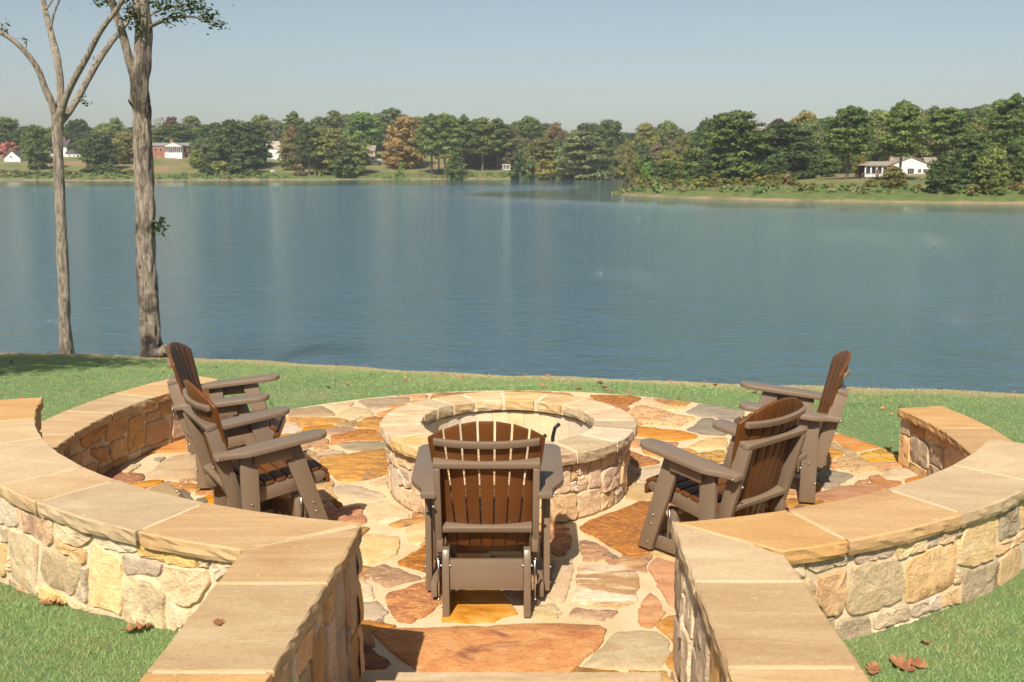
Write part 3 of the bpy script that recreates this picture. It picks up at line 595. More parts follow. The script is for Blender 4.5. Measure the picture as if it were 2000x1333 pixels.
def caps(wall,base,joints,r0,r1,z,rng):
    for a0,a1 in zip(joints[:-1],joints[1:]):
        g=.0065; n=max(2,int(abs(a1-a0)/5)); s=1 if a1>a0 else -1; ga,gb=math.degrees(g/r0),math.degrees(g/r1)
        poly=arc(a0+s*ga,a1-s*ga,r0,n)+arc(a1-s*gb,a0+s*gb,r1,n); V,F=slab(poly,z,CT,rng); cobj('cap_slab',V,F,MAT['cap'],wall,False,base)
def build_wall(side):
    rng=np.random.default_rng(31 if side=='L' else 47); bl='left' if side=='L' else 'right'
    if side=='L':
        base=(-2.2,4.7,0); wi,wo=LWI,LWO; ain,aout=-101.8,-107.7; upj=[-116.2,-127.3,-133.2,-146,-155,-165.3]; lowj=[-165.3,-178,-189,-199,-213]; end=-165.3; lend=-213; traced_o,traced_i=WS_LO,WS_LI
        lab='curved sandstone-capped stone seat wall on the left with wing beside the steps'
    else:
        base=(2.2,4.7,0); wi,wo=RWI,RWO; ain,aout=-77.8,-73.2; upj=[-68,-57,-46,-34.3]; lowj=[-34.3,-17,.8,12.2]; end=-34.3; lend=12.2; traced_o,traced_i=WS_RO,WS_RI
        lab='curved sandstone-capped stone seat wall on the right with wing beside the steps'
    w=empty('stone_wall',base,label=lab,cat='stone wall')
    s=1 if side=='R' else -1
    # cores (mortar behind the stones)
    a_in,a_out=ain+s*.6,aout+s*.6
    po=[(wi[0][0]+.03*s,wi[0][1]-.02),(wi[1][0]+.03*s,wi[1][1]),(wo[1][0]-.03*s,wo[1][1]),(wo[0][0]-.03*s,wo[0][1]+.02)]
    V,F=prism(po,-.3,UZ-CT+.004); cobj('core',V,F,MAT['mortar_wall'],w,False,base)
    V,F=prism(arc(a_in,end,3.064)+arc(end,a_out,3.358),-.3,UZ-CT+.002); cobj('core',V,F,MAT['mortar_wall'],w,False,base)
    lr0,lr1=(3.108,3.40) if side=='L' else (3.05,3.33)
    V,F=prism(arc(end,lend,lr0)+arc(lend,end,lr1),-.3,LZ-CT+.002); cobj('core',V,F,MAT['mortar_wall'],w,False,base)
    # mortar bed showing between the cap slabs
    V,F=prism(arc(ain,end,3.05)+arc(end,aout,3.365),UZ-CT+.004,UZ-.003); cobj('mortar_bed',V,F,MAT['mortar'],w,False,base)
    V,F=prism([(wi[0][0]+.02*s,wi[0][1]-.01),(wi[1][0]+.02*s,wi[1][1]),(wo[1][0]-.02*s,wo[1][1]),(wo[0][0]-.02*s,wo[0][1]+.01)],UZ-CT+.006,UZ-.0035); cobj('mortar_bed',V,F,MAT['mortar'],w,False,base)
    V,F=prism(arc(end,lend,lr0-.02)+arc(lend,end,lr1+.02),LZ-CT+.004,LZ-.003); cobj('mortar_bed',V,F,MAT['mortar'],w,False,base)
    # caps
    caps(w,base,upj,3.02,3.40,UZ,rng); caps(w,base,lowj,lr0-.05,lr1+.05,LZ,rng)
    g=.006
    first=arc(ain+s*.16,upj[0]-s*.12,3.02,3)+arc(upj[0]-s*.12,aout+s*.16,3.40,3); V,F=slab(first,UZ,CT,rng); cobj('cap_slab',V,F,MAT['cap'],w,False,base)
    def lerp(a,b,y): t=(y-a[1])/(b[1]-a[1]); return (a[0]+(b[0]-a[0])*t,y)
    yj=[3.237,2.63,1.72] if side=='L' else [3.25,2.655,1.72]
    prev_i,prev_o=(wi[0][0],wi[0][1]-g*2),(wo[0][0],wo[0][1]-g*2)
    for y in yj:
        qi,qo=lerp(wi[0],wi[1],y+g),lerp(wo[0],wo[1],y+g); V,F=slab([prev_i,qi,qo,prev_o],UZ,CT,rng); cobj('cap_slab',V,F,MAT['cap'],w,False,base)
        prev_i,prev_o=lerp(wi[0],wi[1],y-g),lerp(wo[0],wo[1],y-g)
    # stones
    ro=3.352; a0,a1=sorted((R(aout),R(end)))
    stones(w,base,arc_face(ro,1),a0*ro,a1*ro,.2,UZ-CT-.003,rng,WALLK,traced_o,h=.018)
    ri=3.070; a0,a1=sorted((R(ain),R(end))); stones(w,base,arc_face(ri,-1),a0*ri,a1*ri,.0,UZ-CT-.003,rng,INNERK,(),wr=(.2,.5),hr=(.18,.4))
    a0,a1=sorted((R(end),R(lend)))
    if side=='L': a0,a1=a0+2*PI,a1+2*PI
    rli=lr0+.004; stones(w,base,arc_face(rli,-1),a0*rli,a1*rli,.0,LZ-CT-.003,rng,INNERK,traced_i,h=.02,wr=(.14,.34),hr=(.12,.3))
    rlo=lr1-.004; stones(w,base,arc_face(rlo,1),a0*rlo,a1*rlo,-.15,LZ-CT-.003,rng,WALLK,(),wr=(.2,.5),hr=(.18,.4))
    ins=.035*s
    fn,ln=plane_face((wi[0][0]+ins,wi[0][1]-.02),(wi[1][0]+ins,wi[1][1]),side=='L' and False or side=='R')
    fn2,ln2=plane_face((wo[0][0]-ins,wo[0][1]),(wo[1][0]-ins,wo[1][1]),side=='L')
    # orient outward: inner faces look at the stairs
    def outward(f,sx):
        a=np.array(f(.3,.3,0)); b=np.array(f(.3,.3,.1)); return f if (b[0]-a[0])*sx>0 else (lambda u,v,d:f(u,v,-d)) 
    def mirror(f): return f
    p0,p1=np.array((wi[0][0]+ins,wi[0][1]-.02)),np.array((wi[1][0]+ins,wi[1][1]))
    def pl(p0,p1,nx):
        t=(p1-p0)/np.hypot(*(p1-p0)); return lambda u,v,d:(p0[0]+t[0]*u+nx*d,p0[1]+t[1]*u,v)
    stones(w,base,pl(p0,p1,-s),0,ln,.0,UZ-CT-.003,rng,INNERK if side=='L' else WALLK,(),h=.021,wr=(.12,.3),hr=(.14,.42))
    q0,q1=np.array((wo[0][0]-ins,wo[0][1])),np.array((wo[1][0]-ins,wo[1][1]))
    stones(w,base,pl(q0,q1,s),0,ln2,.2,UZ-CT-.003,rng,WALLK,(),wr=(.2,.5),hr=(.18,.4))
    # end faces
    ce,se=math.cos(R(lend)),math.sin(R(lend)); tx,ty=(-se,ce) if side=='R' else (se,-ce)
    stones(w,base,lambda u,v,d:(CX+ce*u+tx*(d-.006),CY+se*u+ty*(d-.006),v),lr0,lr1,-.1,LZ-CT-.003,rng,WALLK,(),wr=(.12,.2),hr=(.1,.2))
    ce2,se2=math.cos(R(end)),math.sin(R(end)); tx2,ty2=(-se2,ce2) if side=='R' else (se2,-ce2)
    stones(w,base,lambda u,v,d:(CX+ce2*u+tx2*(d-.006),CY+se2*u+ty2*(d-.006),v),3.08,3.34,LZ+.002,UZ-CT-.003,rng,WALLK,(),h=.012,wr=(.12,.26),hr=(.1,.2))
    return w
build_wall('L'); build_wall('R')
# ------------------------------------------------ fire pit
rg=np.random.default_rng(77)
pit=empty('fire_pit',(PX,PY,0),label='round stacked-stone fire pit with a flat stone rim',cat='fire pit'); pb=(PX,PY,0)
def ringpts(r,n=64): return [(PX+r*math.cos(2*PI*i/n),PY+r*math.sin(2*PI*i/n)) for i in range(n)]
def ring_mesh(r0,r1,z0,z1,n=64):
    V=[(x,y,z) for r,z in((r0,z0),(r0,z1),(r1,z1),(r1,z0)) for x,y in ringpts(r,n)]; F=[]
    for k in range(4):
        for i in range(n): j=(i+1)%n; k2=(k+1)%4; F.append((k*n+i,k*n+j,k2*n+j,k2*n+i))
    return V,F
V,F=ring_mesh(.68,.852,-.05,.40); cobj('core',V,F,MAT['mortar_wall'],pit,True,pb)
V,F=ring_mesh(.63,.90,.392,.471); cobj('mortar_bed',V,F,MAT['mortar_wall'],pit,False,pb)
pf=lambda u,v,d:(PX+(.846+d)*math.cos(u/.846),PY+(.846+d)*math.sin(u/.846),v)
for p in fill_rects(-PI*.846,PI*.846,.0,.385,[],rg,(.09,.26),(.06,.26)):
    V,F=stone_mesh(p,pf,.02*rg.uniform(.5,1.6),rg,shrink=.001,n=18,rough=.55,wob=.004); cobj('stone',V,F,MAT[PITK[rg.integers(len(PITK))]],pit,'sharp',pb)
# fire brick liner
def brick_mat():
    return stone_mat('fire_brick',[(.3,L(236,206,160)),(.5,L(247,226,186)),(.7,L(250,234,202))],3,bump=.2,bd=.004,vary=.08)
MAT['firebrick']=brick_mat()
NB=32
for k in range(NB):
    a0,a1=2*PI*k/NB,2*PI*(k+1)/NB; e=.0008/.66; V=[]
    for r in(.655,.682):
        for a in(a0+e,a1-e):
            for z in(-.02,.375+rg.uniform(-.008,.006)): V.append((PX+r*math.cos(a),PY+r*math.sin(a),z))
    cobj('liner_brick',V,[(0,1,3,2),(4,6,7,5),(0,4,5,1),(2,3,7,6),(1,5,7,3),(0,2,6,4)],MAT['firebrick'],pit,False,pb)
cuts=np.cumsum(rg.uniform(.75,1.25,17)); cuts=np.concatenate([[0],cuts/cuts[-1]])*2*PI
for a0,a1 in zip(cuts[:-1],cuts[1:]):
    ro,ri=.915+rg.uniform(-.012,.012),.615+rg.uniform(-.012,.012); e0,e1=.016/ri,.016/ro; n=4
    poly=[(PX+ri*math.cos(a0+e0+(a1-a0-2*e0)*i/n),PY+ri*math.sin(a0+e0+(a1-a0-2*e0)*i/n)) for i in range(n+1)]+[(PX+ro*math.cos(a1-e1-(a1-a0-2*e1)*i/n),PY+ro*math.sin(a1-e1-(a1-a0-2*e1)*i/n)) for i in range(n+1)]
    V,F=slab(poly,.476+rg.uniform(-.004,.004),.078,rg,sub=.035,amp=.007); cobj('rim_stone',V,F,MAT[('pitcap','tan','greytan','paleorange','pitcap','pale')[rg.integers(6)]],pit,False,pb)
MAT['ash']=plain('pit_gravel',[(.3,(.16,.13,.10)),(.6,(.34,.28,.21)),(.8,(.42,.36,.28))],40,.9,.02)
V=[(PX,PY,.03)]+[(x,y,.02) for x,y in ringpts(.66,48)]; cobj('gravel_bed',V,[(0,i+1,(i+1)%48+1) for i in range(48)],MAT['ash'],pit,False,pb)
def tube(path,rad,n=8,cap=True):
    path=[Vector(p) for p in path]; V=[];F=[]; up=None
    for i,p in enumerate(path):
        t=(path[min(i+1,len(path)-1)]-path[max(i-1,0)]).normalized()
        if up is None: up=t.orthogonal().normalized()
        up=(up-t*up.dot(t)).normalized(); b=t.cross(up); r=rad[i] if hasattr(rad,'__len__') else rad
        for k in range(n): a=2*PI*k/n; V.append(p+(up*math.cos(a)+b*math.sin(a))*r)
    for i in range(len(path)-1):
        for k in range(n): j=(k+1)%n; F.append((i*n+k,i*n+j,(i+1)*n+j,(i+1)*n+k))
    if cap: F.append(tuple(range(n))[::-1]); F.append(tuple(range((len(path)-1)*n,len(path)*n)))
    return V,F
gr=empty('fire_grate',(PX+.2,PY,.03),label='black iron log grate with upturned bar ends inside the fire pit',cat='fire grate'); gb=(PX+.2,PY,.03)
for k in range(5):
    x=PX+.02+.1*k; up=(.15,.16,.30,.385,.2)[k]; path=[(x-.01,PY-.25,.17),(x,PY-.22,.14),(x,PY-.1,.12),(x,PY+.1,.12),(x+.005,PY+.2,.14),(x+.015,PY+.23,.12+up*.45),(x+.03,PY+.235,up-.03),(x+.065,PY+.24,up)]
    V,F=tube([p for p in path],.014,8); cobj('bar',V,F,MAT['iron'],gr,True,gb)
for y in(-.16,.16): V,F=tube([(PX-.03,PY+y,.105),(PX+.47,PY+y,.105)],.012,8); cobj('cross_bar',V,F,MAT['iron'],gr,True,gb)
for x in(0,.44):
    for y in(-.16,.16): V,F=tube([(PX+x,PY+y,.1),(PX+x,PY+y,.028)],.011,8); cobj('leg',V,F,MAT['iron'],gr,True,gb)
# ------------------------------------------------ glider chairs
def bev_mesh(name,V,F,mat,off=.004,seg=2,smooth=True):
    bm=bmesh.new(); vv=[bm.verts.new(p) for p in V]
    for f in F:
        try: bm.faces.new([vv[i] for i in f])
        except ValueError: pass
    bmesh.ops.recalc_face_normals(bm,faces=bm.faces)
    ed=[e for e in bm.edges if len(e.link_faces)==2 and e.calc_face_angle(0)>.35]
    if off: bmesh.ops.bevel(bm,geom=ed,offset=off,segments=seg,profile=.5,affect='EDGES')
    me=bpy.data.meshes.new(name); bm.to_mesh(me); bm.free(); me.materials.append(mat)
    if smooth:
        me.polygons.foreach_set('use_smooth',[True]*len(me.polygons))
        try: me.set_sharp_from_angle(angle=R(40))
        except Exception: pass
    return me
def extr(prof,axis,c0,c1):
    n=len(prof); mk={'x':lambda a,b,c:(c,a,b),'y':lambda a,b,c:(a,c,b),'z':lambda a,b,c:(a,b,c)}[axis]
    V=[mk(a,b,c0) for a,b in prof]+[mk(a,b,c1) for a,b in prof]
    return V,[tuple(range(n))[::-1],tuple(range(n,2*n))]+[(i,(i+1)%n,(i+1)%n+n,i+n) for i in range(n)]
def bar(p0,p1,wd): # plank side profile in (y,z) from p0 to p1 with width wd
    p0,p1=np.array(p0),np.array(p1); t=(p1-p0)/np.hypot(*(p1-p0)); n=np.array([t[1],-t[0]])*wd/2
    return [tuple(p0+n),tuple(p1+n),tuple(p1-n),tuple(p0-n)]
LEAN=R(15); DU=np.array([-math.sin(LEAN),math.cos(LEAN)]); DN=np.array([math.cos(LEAN),math.sin(LEAN)]); B0=np.array([-.085,.36])
def bp(x,q,off):   # point on the reclined back plane
    p=B0+DU*q+DN*(off-.05*(1-(x/.31)**2)); return (x,p[0],p[1])
def make_chair():
    root=empty('glider_chair',(0,0,0)); T=MAT['taupe']; Sx=MAT['slat']
    def add(name,VF,mat,off=.004,parent=root): return obj(name,bev_mesh(name,VF[0],VF[1],mat,off),parent)
    # back slats, fanned
    nb=7
    def edge(k,t): return (-1+2*k/nb)*(.222+(.308-.222)*min(1,t))
    for k in range(nb):
        V=[];F=[];rows=9
        for j in range(rows):
            t=j/(rows-1)
            for sgn,kk in((1,k),(-1,k+1)):
                xe=edge(kk,t)+sgn*(.0025+.0035*t); qt=.69-.12*(edge(kk,1)/.308)**2; q=-.07+(qt+.07)*t
                for off in(0,.02): V.append(bp(xe,q,off))
        for j in range(rows-1):
            a=j*4; b=a+4; F+=[(a,a+2,b+2,b),(a+1,b+1,b+3,a+3),(a,b,b+1,a+1),(a+2,a+3,b+3,b+2)]
        F+=[(0,1,3,2),((rows-1)*4,(rows-1)*4+2,(rows-1)*4+3,(rows-1)*4+1)]
        add('back_slat',(V,F),Sx,.003)
    # curved cross pieces of the back
    def crosspiece(name,q,xh,d_end,d_mid,thick,front=-.001):
        V=[];F=[];m=13
        for i in range(m):
            x=-xh+2*xh*i/(m-1); rear=-.05-d_mid
            for qq in(q-thick/2,q+thick/2):
                p=B0+DU*qq; f=p+DN*(front-.05*(1-(x/.31)**2)); r=p+DN*rear; V+=[(x,f[0],f[1]),(x,r[0],r[1])]
        for i in range(m-1):
            a=i*4;b=a+4; F+=[(a,a+1,b+1,b),(a+2,b+2,b+3,a+3),(a,b,b+2,a+2),(a+1,a+3,b+3,b+1)]
        F+=[(0,2,3,1),((m-1)*4,(m-1)*4+1,(m-1)*4+3,(m-1)*4+2)]
        add(name,(V,F),T,.004)
    crosspiece('top_crossbar',.45,.275,.085,.03,.032); crosspiece('lower_back_support',.06,.235,.1,.035,.032)
    V=[];F=[];m=13
    for i in range(m):
        x=-.272+.544*i/(m-1)
        for q in(.548,.583):
            for off in(-.001,-.026): V.append(bp(x,q,off))
    for i in range(m-1):
        a=i*4;b=a+4; F+=[(a,a+1,b+1,b),(a+2,b+2,b+3,a+3),(a,b,b+2,a+2),(a+1,a+3,b+3,b+1)]
    F+=[(0,2,3,1),((m-1)*4,(m-1)*4+1,(m-1)*4+3,(m-1)*4+2)]; add('upper_back_brace',(V,F),T,.004)
    for s in(-1,1):
        lo=B0+DU*(-.09)+DN*(-.045); hi=B0+DU*.435+DN*(-.045)
        add('back_upright',extr(bar(lo,hi,.085),'x',s*.238,s*.272),T)
        # arm: wide and rounded in front, S-curved to a narrow tail
        xi,W0,W1=.262,.145,.078; out=[(xi,-.25)]
        out+=[(xi+W1,-.25),(xi+W1,-.215)]+[(xi+W1+(W0-W1)*(.5-.5*math.cos(PI*i/8)),-.215+.17*i/8) for i in range(1,9)]
        cxm=xi+W0/2+.002; out+=[(xi+W0,.35)]+[(cxm+W0/2*math.cos(a),.355+.07*math.sin(a)) for a in np.linspace(.25,PI-.25,7)]+[(xi,.35)]
        out=[(s*x,y) for x,y in out]; zf=lambda y:.59+(y+.25)*.105
        n=len(out); V=[(x,y,zf(y)) for x,y in out]+[(x,y,zf(y)+.034) for x,y in out]; F=[tuple(range(n))[::-1],tuple(range(n,2*n))]+[(i,(i+1)%n,(i+1)%n+n,i+n) for i in range(n)]
        add('arm',(V,F),T,.007)
        x0,x1=s*.300,s*.333
        add('arm_bracket',extr([(-.03,.54),(.2,.555),(.2,.632),(-.03,.606)],'x',s*.334,s*.356),T,.003)
        add('front_leg',extr([(.14,.632),(.255,.645),(.455,.02),(.35,.02)],'x',x0,x1),T)
        add('rear_post',extr([(-.105,.022),(.0,.022),(.0,.617),(-.105,.606)],'x',x0,x1),T)
        add('bottom_rail',extr([(-.20,.03),(.42,.03),(.42,.105),(-.20,.105)],'x',s*.267,s*.298),T)
        add('seat_rail',extr([(-.17,.27),(-.12,.26),(.36,.335),(.44,.37),(.44,.415),(.40,.425),(.3,.418),(-.17,.345)],'x',s*.234,s*.266),T)
        # fixed base
        add('base_post',extr([(-.375,.0),(-.315,.0),(-.30,.2),(-.275,.33),(-.285,.35),(-.335,.35),(-.36,.3),(-.372,.2)],'x',s*.19,s*.226),T)
        add('base_post',extr([(.25,.0),(.32,.0),(.315,.28),(.25,.28)],'x',s*.19,s*.226),T)
        add('base_runner',extr([(-.314,.012),(.249,.012),(.249,.085),(-.314,.085)],'x',s*.193,s*.223),T)
        for yb,yt in((-.30,-.325),(.27,.285)):
            V,F=tube([(s*.247,yb,.07),(s*.247,yt,.29)],.006,6); obj('glide_link',mesh('glide_link',V,F,MAT['steel'],True),root)
        bm=[(s*.262+s*0,0,0)]
        for (bx,by,bz) in [(s*.231,-.352,.272),(s*.186,-.352,.272),(s*.335,.33,.25),(s*.335,.345,.19),(s*.335,-.05,.30),(s*.335,-.05,.05),(s*.335,.37,.07),(s*.274,-.25,.55),(s*.335,-.10,.16),(s*.347,-.238,.607),(s*.30,.40,.07),(s*.25,-.322,.295),(s*.25,-.30,.065)]:
            V,F=tube([(bx-s*.006,by,bz),(bx+s*.004,by,bz),(bx+s*.008,by,bz)],[.0065,.0065,.003],8); bo=obj('bolt',mesh('bolt',V,F,MAT['steel'],True),root); bo['bx']=bx; bo['bz']=bz
    add('base_stretcher',extr([(-.352,.14),(-.318,.14),(-.318,.30),(-.352,.30)],'x',-.189,.189),T)
    add('base_stretcher',extr([(.255,.1),(.29,.1),(.29,.24),(.255,.24)],'x',-.189,.189),T)
    add('seat_stretcher',extr([(.2,.262),(.23,.262),(.23,.33),(.2,.33)],'x',-.233,.233),T)
    # seat slats follow the rail
    ys=np.linspace(-.06,.37,7)
    for y in ys:
        z=.345+(y+.17)*.155; z=min(z,.425); sl=.155
        prof=[(y-.029,z-.029*sl),(y+.029,z+.029*sl),(y+.029,z+.029*sl+.022),(y-.029,z-.029*sl+.022)]
        add('seat_slat',extr(prof,'x',-.272,.272),Sx,.004)
    add('seat_slat',extr([(.405,.428),(.447,.40),(.458,.418),(.416,.447)],'x',-.272,.272),Sx,.004)
    add('seat_slat',extr([(.442,.335),(.464,.335),(.464,.395),(.442,.395)],'x',-.272,.272),Sx,.004)
    return root
chair=make_chair()
CH=[(-.13,5.15,0,'taupe and brown glider chair in front of the fire pit with its back to us'),
 (1.305,5.575,40.5,'nearer of the two glider chairs right of the fire pit, overlapping the other'),
 (2.03,6.80,76.5,'farther glider chair right of the fire pit, nearest the right lawn'),
 (-1.672,5.944,-58.5,'nearer of the two glider chairs left of the fire pit, arm toward us'),
 (-2.165,7.10,-83,'farther glider chair left of the fire pit, tall back against the lawn')]
FIXED=('base_post','base_runner','base_stretcher','glide_link','bottom_rail')
for i,(x,y,a,lab) in enumerate(CH):
    c=chair if i==0 else copy_tree(chair)
    if i==3:   # its far-side rear base foot is not seen
        for ch in list(c.children):
            if ch.name.split('.')[0] in('base_post','base_runner','glide_link') and min(v.co.x for v in ch.data.vertices)<0 and min(v.co.y for v in ch.data.vertices)<-.25: bpy.data.objects.remove(ch)
    if i in(2,4):
        for ch in list(c.children):
            if ch.name.split('.')[0] in FIXED or (ch.name.startswith('bolt') and (abs(ch.get('bx',9))<.26 or ch.get('bz',9)<.1)): bpy.data.objects.remove(ch)
    c.location=(x,y,.004); c.rotation_euler=(0,0,R(a)); tag(c,lab,'glider chair','glider chairs round the fire pit')
# ------------------------------------------------ trees by the shore
def bark(name,c1,c2,c3,moss_shade=(.57,.7),scale=1.):
    t=NT(name); c=t.new('NewGeometry').outputs['Position']
    mp=t.new('Mapping'); mp.inputs['Scale'].default_value=(14*scale,14*scale,2.6*scale); t.l.new(c,mp.inputs[0]); v=mp.outputs[0]
    n=t.noise(v,1.6,8,.68,.5); a=t.ramp(n,[(.36,c3),(.48,c1),(.6,c2)])
    a=t.mix(t.ramp(t.noise(c,1.15,6,.6,.6),[(moss_shade[0],0.),(moss_shade[1],.85)]),a,c3)  # dark patches: moss stains and trunk shadows, both put into the bark colour
    a=t.mix(t.ramp(t.noise(c,7,7,.75),[(.56,0.),(.66,.8)]),a,c2)
    t.bump(t.math('ADD',n,t.math('MULTIPLY',t.noise(v,6,6,.7),.5)),1.,.09); t.b.inputs['Roughness'].default_value=.95; return t.col(a)
MAT['bark_pale']=bark('pale_bark',(.40,.33,.255),(.60,.52,.42),(.15,.118,.088),(.62,.76),1.3)
MAT['bark_dark']=bark('dark_bark',(.33,.265,.205),(.54,.45,.36),(.075,.058,.044),(.5,.62))
def leafmat(name,stops,rough=.5,trans=.25):
    t=NT(name); c=t.new('NewGeometry').outputs['Position']; col=t.ramp(t.noise(c,9,3,.6),stops); t.b.inputs['Roughness'].default_value=rough
    return t.col(col)
MAT['leaf']=leafmat('oak_leaf',[(.3,(.022,.04,.01)),(.55,(.04,.07,.016)),(.75,(.07,.10,.025))])
def smooth_path(pts,k=6):
    pts=[np.array(p,float) for p in pts]; P=[pts[0]*2-pts[1]]+pts+[pts[-1]*2-pts[-2]]; o=[]
    for i in range(1,len(P)-2):
        for j in range(k):
            t=j/k; a,b,c,d=P[i-1],P[i],P[i+1],P[i+2]; o.append(.5*((2*b)+(-a+c)*t+(2*a-5*b+4*c-d)*t*t+(-a+3*b-3*c+d)*t**3))
    o.append(P[-2]); return o
def limb(pts,rng,n=28,rough=.06,k=8,knots=0):
    """pts: (x,y,z,radius)"""
    sp=smooth_path(pts,k); path=[p[:3] for p in sp]; rad=[max(.006,p[3]) for p in sp]; V,F=tube(path,rad,n)
    kn=[(rng.uniform(0,len(path)),rng.uniform(0,n),rng.uniform(.06,.14)) for _ in range(knots)]
    out=[]; ph=rng.uniform(0,9)
    for i,v in enumerate(V):
        ri=i//n; c=Vector(path[ri]); d=v-c; q=Vector((v.x*9,v.y*9,v.z*1.6+ph))
        f=1+rough*(1.2*mnoise.noise(q)+.8*mnoise.noise(q*2.3))+.05*mnoise.noise(Vector((v.x*1.2,v.y*1.2,v.z*1.1+ph)))
        for a,b,s in kn: dd=((ri-a)/3.)**2+(min(abs(i%n-b),n-abs(i%n-b))/3.)**2; f+=s*math.exp(-dd)
        out.append(c+d*f)
    return out,F
def leaves(centers,rng,per,spread,size,flat=.5):
    C=np.repeat(np.array(centers),per,0); n=len(C); sp=np.repeat(np.full(len(centers),spread) if np.isscalar(spread) else np.array(spread),per)
    P=C+rng.normal(0,1,(n,3))*sp[:,None]*np.array([1,1,.75])
    a=rng.normal(0,1,(n,3)); a[:,2]*=flat; a/=np.linalg.norm(a,axis=1)[:,None]; b=np.cross(a,rng.normal(0,1,(n,3))); b/=np.linalg.norm(b,axis=1)[:,None]
    s=rng.uniform(*size,n)[:,None]; c=np.cross(a,b)*.12*s
    V=np.stack([P-a*s,P+b*s*.42+c,P+a*s,P-b*s*.42+c],1).reshape(-1,3); return V,np.arange(4*n).reshape(-1,4)
def unproj(px,py,Y):   # a photo point at distance Y
    p=R(10.163); v=(py-666.5)/1944; sx=(px-1000)/1944; dy=math.cos(p)-v*math.sin(p); dz=-math.sin(p)-v*math.cos(p); return (sx*Y/dy,Y,2.3+dz*Y/dy)
def T_(pts,Y,dY=0): 
    o=[]
    for i,(px,py,r) in enumerate(pts): x,y,z=unproj(px,py,Y+dY*i/max(1,len(pts)-1)); o.append((x,y,z,r*Y*.000222))
    return o
rg=np.random.default_rng(8)
# tree with the pale forked trunk
Y1=17.2; b1=unproj(131,694,Y1); b1=(b1[0],b1[1],float(lawn_height(b1[0],b1[1])))
t1=empty('forked_tree',b1,label='slim pale tree at far left forking low into bare grey limbs',cat='tree')
V,F=limb(T_([(131,700,38),(130,684,31),(127,640,27),(124,560,25),(120,460,23.5),(116,350,22),(113,280,22),(113,235,25),(114,212,18)],Y1),rg,44,.16,10,8); cobj('trunk',V,F,MAT['bark_pale'],t1,True,b1)
br1=[([(110,245,16),(102,205,15),(88,172,14),(76,140,12.5),(55,108,11.5),(22,76,10),(-20,50,9),(-50,10,8),(-65,-25,6)],-.6),
 ([(113,240,17),(117,200,16),(118,165,15.5),(111,110,14.5),(98,60,13),(88,20,12),(80,-20,11),(74,-40,9),(68,-60,6)],.4),
 ([(115,235,15),(128,195,14),(143,160,13.5),(168,115,12.5),(196,62,11.5),(222,28,10),(240,0,9),(265,-45,6)],-.9),
 ([(117,240,17),(132,222,15),(154,190,14),(184,133,13),(215,86,12),(240,55,10.5),(262,15,9),(285,-50,6)],.9)]
for pts,dy in br1: V,F=limb(T_(pts,Y1,dy),rg,20,.1,7,2); cobj('limb',V,F,MAT['bark_pale'],t1,True,b1)
for pts in([(98,60,5),(108,20,5),(130,-30,4)],[(20,76,3),(10,55,3),(2,40,2)],[(48,102,3),(52,86,2.5),(46,78,2)],[(152,190,3),(160,196,2.5),(166,205,2)],[(88,20,5),(100,5,4),(112,-20,3)]):
    V,F=limb(T_(pts,Y1-.1),rg,8,.05,5); cobj('twig',V,F,MAT['bark_pale'],t1,True,b1)
cs=[unproj(x,y,Y1-.1) for x,y in[(5,47),(12,60),(47,80),(166,200),(160,190),(183,117),(125,-40),(70,-60),(80,-70),(-60,-40),(260,-45),(280,-55)]]
V,F=leaves(cs,rg,9,[.06,.05,.05,.05,.03,.05]+[.3]*6,(.03,.05)); me=tris('foliage',V-np.array(b1),F,MAT['leaf']); obj('foliage',me,t1)
# dark rough tree
Y2=17.0; b2=unproj(296,697,Y2); b2=(b2[0],b2[1],float(lawn_height(b2[0],b2[1])))
t2=empty('rough_barked_tree',b2,label='thick dark rough-barked tree with a swollen foot at the lake edge',cat='tree')
V,F=limb(T_([(299,706,72),(298,690,58),(295,668,46),(293,640,41),(290,560,41),(285,450,40),(280,330,38),(277,230,38),(274,170,40),(277,130,33),(280,70,34),(277,10,33),(276,-40,28),(279,-70,22),(275,-95,14)],Y2),rg,72,.24,12,22); cobj('trunk',V,F,MAT['bark_dark'],t2,True,b2)
V,F=limb(T_([(268,165,22),(256,130,20),(247,95,18),(238,60,17),(226,25,16),(216,-5,15),(209,-25,13),(200,-50,8)],Y2,-.4),rg,24,.1,7,3); cobj('limb',V,F,MAT['bark_dark'],t2,True,b2)
V,F=limb(T_([(300,700,30),(312,688,26),(322,684,20),(330,690,12)],Y2-.25),rg,20,.25,6,4); cobj('root_burl',V,F,MAT['bark_dark'],t2,True,b2)
for pts,dy in(([(285,62,9),(300,48,7),(330,36,6),(360,33,5),(390,36,4),(418,44,3)],-.3),([(292,30,6),(320,18,5),(350,10,4),(375,8,3)],.3),([(300,456,6),(306,448,4),(310,438,3),(314,430,2)],-.3),([(262,212,5),(254,202,4),(251,195,3)],-.2),([(285,20,6),(262,-2,5),(240,-8,4)],-.2),([(290,55,6),(318,44,4),(326,52,3)],-.1),([(276,-30,12),(310,-55,9),(340,-65,5)],.5),([(278,-40,12),(240,-65,9),(210,-75,5)],-.5)):
    V,F=limb(T_(pts,Y2,dy),rg,10,.08,6); cobj('branch',V,F,MAT['bark_dark'],t2,True,b2)
cs=[unproj(x,y,Y2-.2) for x,y in[(311,432),(316,447),(308,440),(413,42),(420,46),(404,30),(395,22),(388,12),(372,16),(360,6),(338,8),(322,14),(310,2),(345,24),(378,2),(300,6),(246,6),(255,18),(262,30),(240,-4),(205,6),(196,-2),(270,44),(250,40),(330,40),(352,34)]]
big=[unproj(x+rg.normal(0,25),y,Y2+rg.uniform(-.8,.8)) for x,y in[(380,-22),(340,-30),(250,-35)]]
